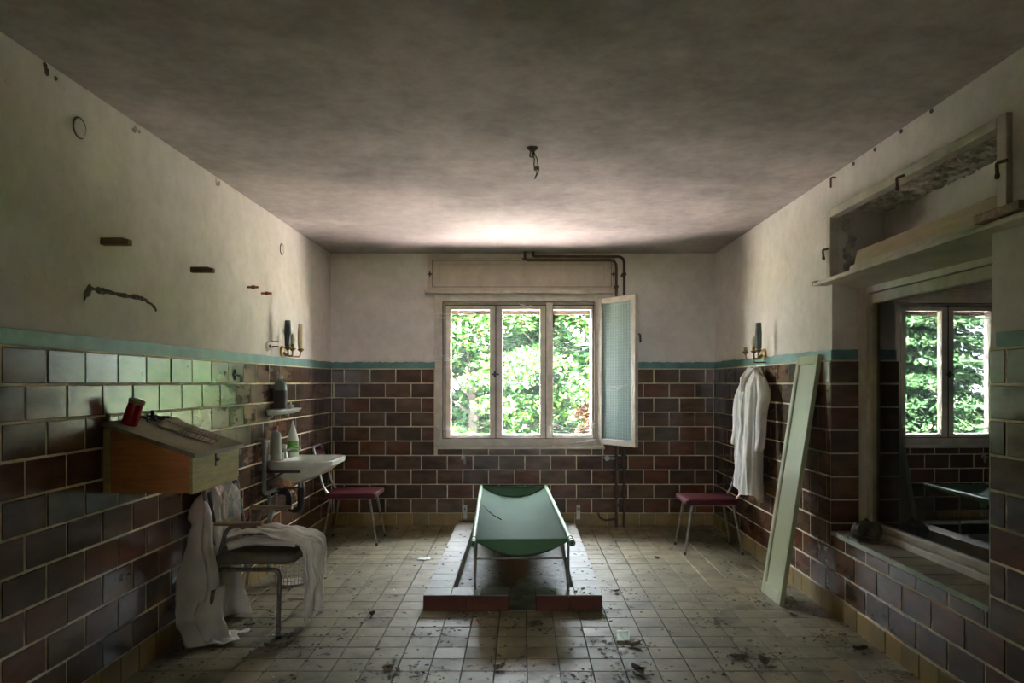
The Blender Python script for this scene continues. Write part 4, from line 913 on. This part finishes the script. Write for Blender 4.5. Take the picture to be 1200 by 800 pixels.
for sgn, sk in ((-1, 0.3), (1, 1.7)):
    P = [(XR-0.085-0.006*k+0.004*math.sin(k), 5.60+sgn*(0.155+0.042*min(k, 3)+0.002*k), 1.455-0.058*k) for k in range(11)]
    part('sleeve', sleeve(P, [0.035, 0.055, 0.060, 0.06, 0.056, 0.054, 0.052, 0.05, 0.048, 0.047, 0.046], 14, sk, 0.75), M['coat'], o, smooth=True, sub=1)
m = MB().tube([(XR-0.06, 5.53, 1.49), (XR-0.10, 5.525, 1.50), (XR-0.165, 5.56, 1.42), (XR-0.18, 5.595, 1.32)], [0.012, 0.016, 0.016, 0.006], 8).tube([(XR-0.06, 5.67, 1.49), (XR-0.10, 5.675, 1.50), (XR-0.165, 5.64, 1.42), (XR-0.18, 5.605, 1.32)], [0.012, 0.016, 0.016, 0.006], 8)
part('collar', m, M['coat'], o, smooth=True)
for k in range(4):
    m = MB().lathe([(0.009, 0), (0.009, 0.004), (0.001, 0.005)], 10, Matrix.Translation((XR-0.19-0.006*k, 5.625, 1.26-0.15*k)) @ Matrix.Rotation(-PI/2, 4, 'Y')); part('button', m, M['plasticwhite'], o)

# ------------------------------------------------------------------ leaning cupboard door
ld = thing('leaning_door', (1.60, 4.64, 0), 'narrow pale painted door panel leaning against the right wall', 'door panel')
lean = math.atan2(0.255, 1.565); LB = math.hypot(0.255, 1.565)
LMX = Matrix.Translation((1.594, 4.645, 0.0)) @ Matrix.Rotation(lean, 4, 'Y') @ Matrix.Rotation(math.radians(-1.2), 4, 'X')
hw = 0.172; fr = 0.042
m = MB()
m.box((0, -hw, 0), (0.03, -hw+fr, LB), LMX).box((0, hw-fr, 0), (0.03, hw, LB), LMX).box((0, -hw+fr, LB-0.06), (0.03, hw-fr, LB), LMX).box((0, -hw+fr, 0), (0.03, hw-fr, 0.075), LMX)
part('door_frame', m, M['doorpaint'], ld, bevel=0.004)
m = MB().box((0.010, -hw+fr-0.004, 0.07), (0.022, hw-fr+0.004, LB-0.055), LMX); part('door_panel', m, M['doorpaint'], ld)
m = MB()
m.box((0.003, -hw+fr, 0.075), (0.011, -hw+fr+0.010, LB-0.06), LMX).box((0.003, hw-fr-0.010, 0.075), (0.011, hw-fr, LB-0.06), LMX)
part('panel_bead', m, M['creamdark'], ld, bevel=0.002)

# ------------------------------------------------------------------ metal gadget on the sill
sx_, sy_, sz_ = 1.955, 4.10, SZ+0.0095
o = thing('metal_fitting', (sx_, sy_, sz_), 'dark corroded metal fitting with two round bosses on the tiled sill', 'fitting')
m = MB().box((sx_-0.075, sy_-0.06, sz_), (sx_+0.075, sy_+0.05, sz_+0.012)); part('base_plate', m, M['corroded'], o, bevel=0.004)
for dx, r, L in ((-0.045, 0.042, 0.05), (0.035, 0.046, 0.07)):
    m = MB().lathe([(r*0.5, -L/2-0.012), (r*0.55, -L/2), (r, -L/2+0.004), (r, L/2-0.006), (r*0.8, L/2), (0.02, L/2+0.012), (0.001, L/2+0.014)], 18, Matrix.Translation((sx_+dx, sy_-0.01, sz_+0.055)) @ Matrix.Rotation(PI/2, 4, 'X') @ Matrix.Rotation(0.5, 4, 'Y')); part('boss', m, M['corroded'], o, smooth=True)
m = MB().tube([(sx_-0.06, sy_, sz_+0.09), (sx_, sy_, sz_+0.105), (sx_+0.055, sy_-0.01, sz_+0.088)], 0.013, 9); part('yoke', m, M['corroded'], o, smooth=True)
m = MB().lathe([(0.012, 0), (0.014, 0.012), (0.004, 0.02)], 8, Matrix.Translation((sx_, sy_, sz_+0.105))); part('nut', m, M['pipe'], o)

# ------------------------------------------------------------------ tiled plinth
PX0, PX1, PY0, PY1, PH, BW = -0.602, 0.488, 4.383, 6.66, 0.098, 0.165
pl = thing('plinth', (-0.057, 5.5, 0), 'low U-shaped tiled plinth under the green stretcher with oxblood front', 'plinth')
GAP = 0.083
def beam(x0, x1, y0, y1):
    m = MB().box((x0+0.006, y0+0.006, -0.002), (x1-0.006, y1-0.006, PH-0.007)); return part('beam', m, M['floorgrout'], pl)
def lay(parent, x0, x1, y0, y1, nx, ny):
    for i in range(nx):
        for j in range(ny):
            a, b = x0+(x1-x0)*i/nx, x0+(x1-x0)*(i+1)/nx; c, d = y0+(y1-y0)*j/ny, y0+(y1-y0)*(j+1)/ny
            o = put_tile(parent, (a+b)/2-parent_off.x, (c+d)/2-parent_off.y, PH-parent_off.z, b-a-0.003, d-c-0.003, 0, M['plinthtop'], rx=-PI/2, t=0.010, wob=0.003, proud=0.0005)
def face(parent, cx, cy, w, h, rz, mat):
    put_tile(parent, cx-parent_off.x, cy-parent_off.y, h/2-parent_off.z, w-0.003, h-0.002, rz, mat, t=0.008, wob=0.003, proud=0.0004)
parent_off = Vector((-0.057, 5.5, 0))
for x0, x1 in ((PX0, PX0+BW), (PX1-BW, PX1)):
    bmb = beam(x0, x1, PY0, PY1); lay(bmb, x0, x1, PY0, PY1, 1, 14)
    for j in range(14):
        y = PY0+(PY1-PY0)*(j+0.5)/14; w = (PY1-PY0)/14
        face(bmb, x0, y, w, PH-0.004, -PI/2, M['floor']); 
        if j > 0 and j < 13: face(bmb, x1, y, w, PH-0.004, PI/2, M['floor'])
for x0, x1, n in ((PX0+BW, -GAP, 2), (GAP, PX1-BW, 2)):
    bmb = beam(x0, x1, PY0, PY0+BW); lay(bmb, x0, x1, PY0, PY0+BW, n, 1)
bmb = beam(PX0+BW, PX1-BW, PY1-BW, PY1); lay(bmb, PX0+BW, PX1-BW, PY1-BW, PY1, 5, 1)
for s, e in ((PX0, -GAP), (GAP, PX1)):
    n = 2 if s < 0 else 2
    for i in range(n):
        a, b = s+(e-s)*i/n, s+(e-s)*(i+1)/n; face(pl, (a+b)/2, PY0-0.001, b-a, PH-0.003, 0, M['redtile'])
    x = e if s < 0 else s
    face(pl, x+(0.001 if s < 0 else -0.001), PY0+BW/2, BW, PH-0.003, PI/2 if s < 0 else -PI/2, M['redtile'])
m = MB().box((PX0+BW+0.001, PY0+BW+0.001, -0.001), (PX1-BW-0.001, PY1-BW-0.001, 0.0035)).box((-GAP+0.002, PY0+0.002, -0.001), (GAP-0.002, PY0+BW+0.001, 0.0035))
part('pit_floor', m, M['pit'], pl, label='dirty dark pit floor between the beams')
m = MB(); ring = []
for k in range(24):
    a = 2*PI*k/24; rr = 1+0.18*math.sin(3*a+1)+0.1*math.sin(7*a); ring.append((-0.07+0.15*rr*math.cos(a)*(1 if math.sin(a) > 0 else 0.75), 5.35+0.42*rr*math.sin(a), 0.0045))
m.add(ring, [tuple(range(24))]); part('floor_stain', m, M['stain'], pl, label='rust red stain on the pit floor')

# ------------------------------------------------------------------ stretcher
SLN = 2.37
st = thing('stretcher', (0.003, 4.33, PH), 'old green canvas stretcher on thin metal legs standing on the tiled plinth', 'stretcher', None, math.radians(2.03))
Q = dict(local=True)
hz = 0.325
for s in (-1, 1):
    x = s*0.298
    p = part('pole', MB().tube([(x, 0, hz), (x, SLN, hz)], 0.017, 14), M['pole'], st, smooth=True, **Q)
    for y, L in ((0.0, 0.02), (0.05, 0.035), (0.12, 0.015), (SLN-0.06, 0.03), (SLN-0.01, 0.012)):
        part('grip_ring', MB().tube([(x, y, hz), (x, y+L, hz)], 0.0205, 14), M['pole'], p, smooth=True, **Q)
    part('end_plug', MB().tube([(x, -0.003, hz), (x, 0.0, hz)], 0.008, 8), M['iron'], p, **Q)
    for y, zf in ((0.19, 0.0), (1.87, -PH)):
        lg = part('leg', MB().tube([(x*0.985, y, hz-0.01), (x*0.975, y-0.01, zf)], 0.0085, 10), M['steel'], st, smooth=True, **Q)
        part('leg_bracket', MB().box((x-0.016, y-0.022, hz-0.035), (x+0.016, y+0.022, hz-0.012)), M['steel'], lg, bevel=0.003, **Q)
    part('brace', MB().tube([(x*0.97, 0.20, 0.05), (x*0.97, 0.62, hz-0.02)], 0.006, 8), M['steel'], st, smooth=True, **Q)
for y in (0.19, 1.87):
    part('cross_bar', MB().tube([(-0.29, y+0.02, hz-0.14), (0.29, y+0.02, hz-0.14)], 0.006, 8), M['steel'], st, smooth=True, **Q)
part('head_bar', MB().tube([(-0.298, SLN-0.05, hz+0.005), (0.298, SLN-0.05, hz+0.005)], 0.008, 8), M['canvas'], st, smooth=True, **Q)
def sag(u): return 0.118*(1-u*u)**0.9
def canv(u, v):
    q = 2*u-1; y = 0.085+(SLN-0.14)*v
    lift = 0.010*math.sin(v*15+q*3)*(1-q*q)*0.4
    return (q*0.30, y, hz+0.018-sag(q)*(1-0.10*math.cos(v*PI*2))+lift-0.012*abs(q)**6)
cv = part('canvas', MB().sheet(canv, 36, 44), M['canvas'], st, smooth=True, solid=0.004, **Q)
def flap(yh, yb, lab):
    f = lambda u, v: ((2*u-1)*0.30, yh+(yb-yh)*v, hz+0.016-(sag(2*u-1)*0.94)*v-0.002)
    part('end_flap', MB().sheet(f, 30, 6), M['canvas'], cv, smooth=True, solid=0.004, **Q)
flap(0.065, 0.088, ''); flap(SLN-0.05, SLN-0.057, '')
part('crease_line', MB().tube([canv(0.04, 0.62), Vector(canv(0.12, 0.57))+Vector((0, 0, 0.006)), Vector(canv(0.2, 0.535))+Vector((0, 0, 0.006)), Vector(canv(0.3, 0.51))+Vector((0, 0, 0.006))], 0.004, 6), M['iron'], cv, smooth=True, **Q)  # dark crease of the canvas, its shade put into a thin dark tube

# ------------------------------------------------------------------ litter on the floor
def leaf_mesh(seed):
    r = random.Random(seed); m = MB(); n = 7; c1 = r.uniform(0.5, 1.6); c2 = r.uniform(-1, 1)
    L = 0.030*r.uniform(0.8, 1.3)
    def f(u, v):
        y = (v-0.5)*2*L; w = 0.017*math.sin(PI*min(max(v, 0.02), 0.98))**0.7*(1+0.25*math.sin(v*19+seed))
        x = (u-0.5)*2*w
        return (x+c2*0.01*math.sin(v*4), y, 0.003+c1*0.013*(abs(u-0.5)*2)**2+c1*0.010*(v-0.4)**2*3)
    m.sheet(f, 4, n); return m.mesh('dry_leaf', M['deadleaf'])
lm = [leaf_mesh(k) for k in range(6)]
spots = [(330, 747, 1.5), (435, 720, 1.1), (452, 787, 1.2), (300, 727, 0.9), (625, 730, 1.2), (640, 735, 1.2), (612, 728, 1), (735, 755, 1.2), (748, 756, 1.2), (715, 758, 1.1), (750, 790, 1.4), (742, 793, 1.3), (866, 771, 1.4), (893, 778, 1.5), (884, 779, 1.2), (840, 731, 1.1), (720, 692, 1), (757, 703, 1), (912, 769, 1.2), (585, 783, 1.2), (665, 793, 1.4), (475, 792, 1.5), (500, 790, 1.3), (395, 748, 1.1), (360, 762, 1.2), (555, 725, 0.9), (880, 702, 1.0), (930, 708, 1.0), (950, 694, 1.0), (1005, 760, 1.2), (1040, 790, 1.3), (970, 745, 1.1), (690, 716, 0.9), (515, 742, 1.0), (400, 690, 0.9), (355, 690, .8), (700, 750, 1.0), (800, 676, .8), (770, 655, .8), (870, 690, .9), (540, 700, .7), (460, 672, .8)]
def floor_pt(px, py, z=0.0):
    Y = 845*(1.39-z)/(py-448); return ((px-612)*Y/845, Y)
named = [(318, 762, 1.5, 'curled dead leaf beside the front foot of the armchair'), (292, 733, 1.1, 'small dead leaf on the floor under the armchair'),
         (437, 722, 1.2, 'dead leaf on the open floor between the armchair and the plinth'), (455, 784, 1.4, 'broad dead leaf in the foreground, left of the plinth'),
         (628, 731, 1.2, 'dead leaf on the floor in front of the gap in the plinth'), (742, 757, 1.3, 'dark dead leaf close behind the pale green paper scrap'),
         (748, 789, 1.5, 'large curled dead leaf in the foreground below the paper scrap'), (866, 771, 1.4, 'dead leaf in front of the leaning door, the left one of two'),
         (894, 779, 1.5, 'dead leaf in front of the leaning door, the right one of two'), (722, 693, 1.0, 'small dead leaf beside the right front corner of the plinth'),
         (930, 722, 1.1, 'dead leaf on the floor at the foot of the leaning door'), (1008, 762, 1.2, 'dead leaf on the floor by the baseboard of the right wall'),
         (585, 784, 1.2, 'dead leaf in the foreground in front of the left plinth block'), (840, 731, 1.1, 'dead leaf on open floor between plinth and leaning door'),
         (770, 655, 0.9, 'small dead leaf on the floor near the maroon chair by the right wall')]
for k, (px, py, sc, lab) in enumerate(named):
    x, y = floor_pt(px, py)
    o = link('dry_leaf', lm[k % 6]); o.location = (x, y, 0.0); o.rotation_euler = (0, 0, random.uniform(0, 6.28)); o.scale = (sc*0.8,)*3
    tag(o, lab, 'leaf', 'dead leaves on the floor')
def flakes(n, smin, smax, dens):
    m = MB(); c = 0
    while c < n:
        x = random.uniform(XL+0.03, XR-0.03); y = 3.1+(YB-3.13)*random.random()**1.15
        if random.random() > dens(x, y): continue
        z = 0.0015
        if PX0 < x < PX1 and PY0 < y < PY1:
            inside = PX0+BW < x < PX1-BW and PY0+BW < y < PY1-BW
            gap = abs(x) < GAP and y < PY0+BW
            z = 0.005 if (inside or gap) else PH+0.0015
        s = random.uniform(smin, smax); a = random.uniform(0, 6.28); el = random.uniform(0.25, 1.0)
        vs = []
        for q in range(5):
            b = a+q*1.2566+random.uniform(-0.3, 0.3); r = s*random.uniform(0.6, 1.2)
            u, w = r*math.cos(b), r*el*math.sin(b)
            vs.append((x+u*math.cos(a)-w*math.sin(a), y+u*math.sin(a)+w*math.cos(a), z+random.uniform(0, s*0.5)))
        m.add(vs, [(0, 1, 2, 3, 4)]); c += 1
    return m
clus = [(floor_pt(px, py), 0.16) for px, py, s in spots[:34]]
def dens_leaf(x, y):
    d = 0.10+0.10*(abs(x) > 1.5)
    for (cx1, cy1), r in clus: d += 0.9*math.exp(-((x-cx1)**2+(y-cy1)**2)/(2*0.07**2))
    return min(1, d)
o = part('leaf_litter', flakes(2800, 0.004, 0.019, dens_leaf), M['litter']); o['kind'] = 'stuff'; o['label'] = 'fine crumbs of dead leaf scattered over the floor tiles'
o = part('plaster_crumbs', flakes(260, 0.003, 0.009, lambda x, y: 0.25+0.7*(abs(x+0.85) < 0.3)), M['chips']); o['kind'] = 'stuff'; o['label'] = 'pale crumbs of plaster scattered over the floor'
x, y = floor_pt(728, 748)
f = lambda u, v: (x+0.075*(u-0.5)+0.02*v, y+0.15*(v-0.5), 0.004+0.016*(abs(v-0.35))**1.3+0.006*math.sin(u*6+v*3)**2+0.003)
o = part('paper_scrap', MB().sheet(f, 6, 8), M['scrap'], smooth=True, solid=0.001); tag(o, 'pale green scrap of paper on the floor in front of the plinth', 'paper')
x2, y2 = floor_pt(497, 655)
f2 = lambda u, v: (x2+0.10*(u-0.5), y2+0.09*(v-0.5), 0.003+0.008*math.sin(u*5+v*4)**2)
o = part('paint_flake', MB().sheet(f2, 5, 5), M['chips'], smooth=True, solid=0.001); tag(o, 'pale paint flake on the floor left of the plinth', 'paint flake')
o = part('wood_splinter', MB().box((-1.50, 4.62, 0.0), (-1.34, 4.635, 0.008), Matrix.Translation((0, 0, 0))), M['board']); tag(o, 'thin pale wood splinter on the floor behind the armchair', 'splinter')

# ------------------------------------------------------------------ cobwebs on the window
def web(pts, sagv, label, r=0.003, strands=3):
    o = thing('cobweb', pts[0], label, 'cobweb', 'cobwebs on the window')
    for k in range(strands):
        a, b = Vector(pts[0]), Vector(pts[1]); jit = Vector((random.uniform(-0.02, 0.02), 0, random.uniform(-0.03, 0.03)))*k
        path = [a+jit+(b+jit*0.5-a-jit)*t+Vector((0.004*math.sin(t*19+k), 0, -sagv*4*t*(1-t)+0.005*math.sin(t*13+k*2))) for t in np.linspace(0, 1, 12)]
        part('strand', MB().tube(path, r, 4), M['web'], o)
yw = YB-0.03
web([(-0.83, yw, 2.02), (-0.45, yw+0.05, 2.06)], 0.015, 'cobweb strands across the top of the left window pane')
web([(-0.83, yw, 1.64), (-0.58, yw+0.05, 1.66)], 0.02, 'cobweb strands at mid height on the left window jamb')
web([(-0.83, yw, 0.97), (-0.60, yw+0.05, 0.95)], 0.02, 'cobweb strands at the lower left corner of the window')
web([(0.30, yw+0.03, 0.99), (0.74, yw, 1.0)], 0.05, 'sagging cobweb across the bottom of the right window pane', 0.003)
web([(0.32, yw+0.04, 1.77), (0.62, yw+0.03, 1.70)], 0.02, 'cobweb strands high across the right window pane')
web([(0.30, yw, 0.80), (0.70, yw-0.01, 0.84)], 0.02, 'dusty cobweb on the window board at its right end', 0.003)
web([(-0.02, yw, 2.15), (0.10, yw, 2.13)], 0.01, 'short cobweb under the window head above the middle pane')
web([(0.79, 6.97, 1.37), (0.97, 6.68, 1.37)], 0.015, 'cobweb strands across the open patterned sash', 0.002)

# ------------------------------------------------------------------ outside
m = MB().box((-40, -40, -0.5), (40, 45, -0.3)); struct('ground', m, M['lawn'])
m = MB().box((-10, YB+0.23, -0.3), (10, 11.3, -0.26)); struct('bounce_ground', m, M['bounceground'])  # pale strip added outside, unseen, sized to bounce sunlight onto the ceiling
def leaf_cloud(centers, radii, n, size, flat=0.5):
    C = np.array(centers); Rr = np.array(radii)
    idx = rng.integers(0, len(C), n)
    d = rng.normal(size=(n, 3)); d /= np.linalg.norm(d, axis=1)[:, None]; d *= (rng.random(n)[:, None])**0.45
    P = C[idx]+d*Rr[idx]
    a = rng.normal(size=(n, 3)); a[:, 2] *= 0.5; a /= np.linalg.norm(a, axis=1)[:, None]
    nrm = rng.normal(size=(n, 3))*flat; nrm[:, 2] += 1; nrm[:, 1] -= 0.5
    b = np.cross(nrm, a); b /= np.linalg.norm(b, axis=1)[:, None]
    s = size*(0.6+0.8*rng.random(n))[:, None]
    V = np.stack([P-a*s, P+b*s*0.45-a*s*0.1, P+a*s, P-b*s*0.45-a*s*0.1], 1).reshape(-1, 3)
    F = np.arange(4*n).reshape(-1, 4)
    return V, F
def np_part(name, V, F, mat, parent):
    w = worldloc(parent); V = V-np.array(w)
    me = bpy.data.meshes.new(name); me.vertices.add(len(V)); me.vertices.foreach_set('co', V.astype(np.float32).ravel())
    me.loops.add(F.size); me.loops.foreach_set('vertex_index', F.astype(np.int32).ravel())
    me.polygons.add(len(F)); me.polygons.foreach_set('loop_start', np.arange(0, F.size, F.shape[1], dtype=np.int32)); me.polygons.foreach_set('loop_total', np.full(len(F), F.shape[1], dtype=np.int32))
    me.update(calc_edges=True); me.materials.append(mat)
    o = link(name, me, parent); o['kind'] = 'stuff'; return o
def broad_tree(x, y, h, w, n, size, label, mat='leafA', low=0.1, nc=40):
    o = thing('garden_tree', (x, y, -0.3), label, 'tree', 'trees outside the window')
    m = MB().tube([(x, y, -0.35), (x+0.06, y, h*0.3), (x-0.04, y+0.05, h*0.6), (x, y, h*0.85)], [0.10, 0.08, 0.05, 0.02], 8); tr = part('trunk', m, M['bark'], o, smooth=True)
    cs = []; rs = []
    for k in range(nc):
        a = random.uniform(0, 6.28); t = low+(1-low)*random.random(); rr = w*math.sqrt(random.random())*(1-0.45*t)
        c = (x+rr*math.cos(a), y+rr*math.sin(a)*0.7, h*t); cs.append(c); q = random.uniform(0.22, 0.46); rs.append((q*1.3, q, q*0.55))
        if k % 3 == 0: part('branch', MB().tube([(x, y, max(0.2, c[2]*0.7)), ((x+c[0])/2, (y+c[1])/2, c[2]*0.9), c], [0.03, 0.02, 0.008], 5), M['bark'], o)
    V, F = leaf_cloud(cs, rs, n, size); np_part('crown', V, F, M[mat], o)
def conifer(x, y, h, w, label):
    o = thing('spruce', (x, y, -0.3), label, 'tree', 'trees outside the window')
    part('trunk', MB().tube([(x, y, -0.35), (x, y, h)], [0.12, 0.02], 8), M['bark'], o, smooth=True)
    Vs = []; Fs = []; off = 0; z = 0.75
    while z < h:
        L = w*(1-z/h*0.85)
        for k in range(9):
            a = 6.28*k/9+random.uniform(-0.3, 0.3); n = int(420*L/w)+60
            t = rng.random(n)**0.7; side = rng.normal(size=n)*0.16*(0.4+t)
            cx = x+np.cos(a)*t*L-np.sin(a)*side; cy = y+np.sin(a)*t*L+np.cos(a)*side; cz = z+0.05-0.28*t**1.5*L+rng.normal(size=n)*0.025
            P = np.stack([cx, cy, cz], 1)
            d = np.stack([np.cos(a)+rng.normal(size=n)*0.6, np.sin(a)+rng.normal(size=n)*0.6, -0.3+rng.normal(size=n)*0.25], 1); d /= np.linalg.norm(d, axis=1)[:, None]
            up = np.tile([0.0, 0.0, 1.0], (n, 1))+rng.normal(size=(n, 3))*0.4; b = np.cross(up, d); b /= np.linalg.norm(b, axis=1)[:, None]
            s = (0.05+0.05*rng.random(n))[:, None]
            V = np.stack([P-d*s, P+b*s*0.28, P+d*s, P-b*s*0.28], 1).reshape(-1, 3); Vs.append(V); Fs.append(np.arange(4*n).reshape(-1, 4)+off); off += 4*n
        z += 0.30
    np_part('bough', np.concatenate(Vs), np.concatenate(Fs), M['leafB'], o)
broad_tree(-0.85, 11.8, 3.3, 1.4, 19000, 0.055, 'bright broadleaf tree filling the left window pane', nc=70)
broad_tree(0.40, 12.3, 3.5, 1.4, 19000, 0.055, 'bright broadleaf tree filling the middle window pane', nc=70)
broad_tree(1.75, 12.0, 3.3, 1.3, 16000, 0.055, 'broadleaf tree at the right side of the right window pane', nc=60)
broad_tree(-0.3, 14.6, 3.7, 2.2, 16000, 0.085, 'garden tree half hidden behind those in the left and middle panes', nc=70)
broad_tree(1.9, 15.2, 3.9, 2.2, 16000, 0.085, 'garden tree half hidden behind the one in the right pane', nc=70)
broad_tree(-1.3, 16.5, 4.2, 2.6, 22000, 0.09, 'farthest garden tree, glimpsed through the left pane', nc=80)
broad_tree(3.6, 13.2, 5.8, 1.9, 24000, 0.075, 'broad garden tree outside to the right, mirrored in the left wall tiles', nc=70)
broad_tree(6.4, 13.6, 5.8, 2.1, 24000, 0.08, 'farthest garden tree outside to the right', nc=70)
conifer(-2.9, 12.0, 4.8, 1.9, 'spruce with layered boughs mirrored in the right window glass')
conifer(-4.4, 14.4, 5.6, 2.4, 'taller spruce standing behind the layered one')
o = thing('dead_shrub', (1.03, 11.2, -0.3), 'rust-brown dead shrub low in the right window pane', 'shrub')
part('stem', MB().tube([(1.03, 11.2, -0.3), (1.05, 11.2, 0.6)], [0.03, 0.012], 6), M['bark'], o)
V, F = leaf_cloud([(1.03+0.12*math.sin(k*2.1), 11.2, 0.35+0.11*k) for k in range(7)], [(0.17, 0.14, 0.12)]*7, 700, 0.05); np_part('foliage', V, F, M['leafC'], o)
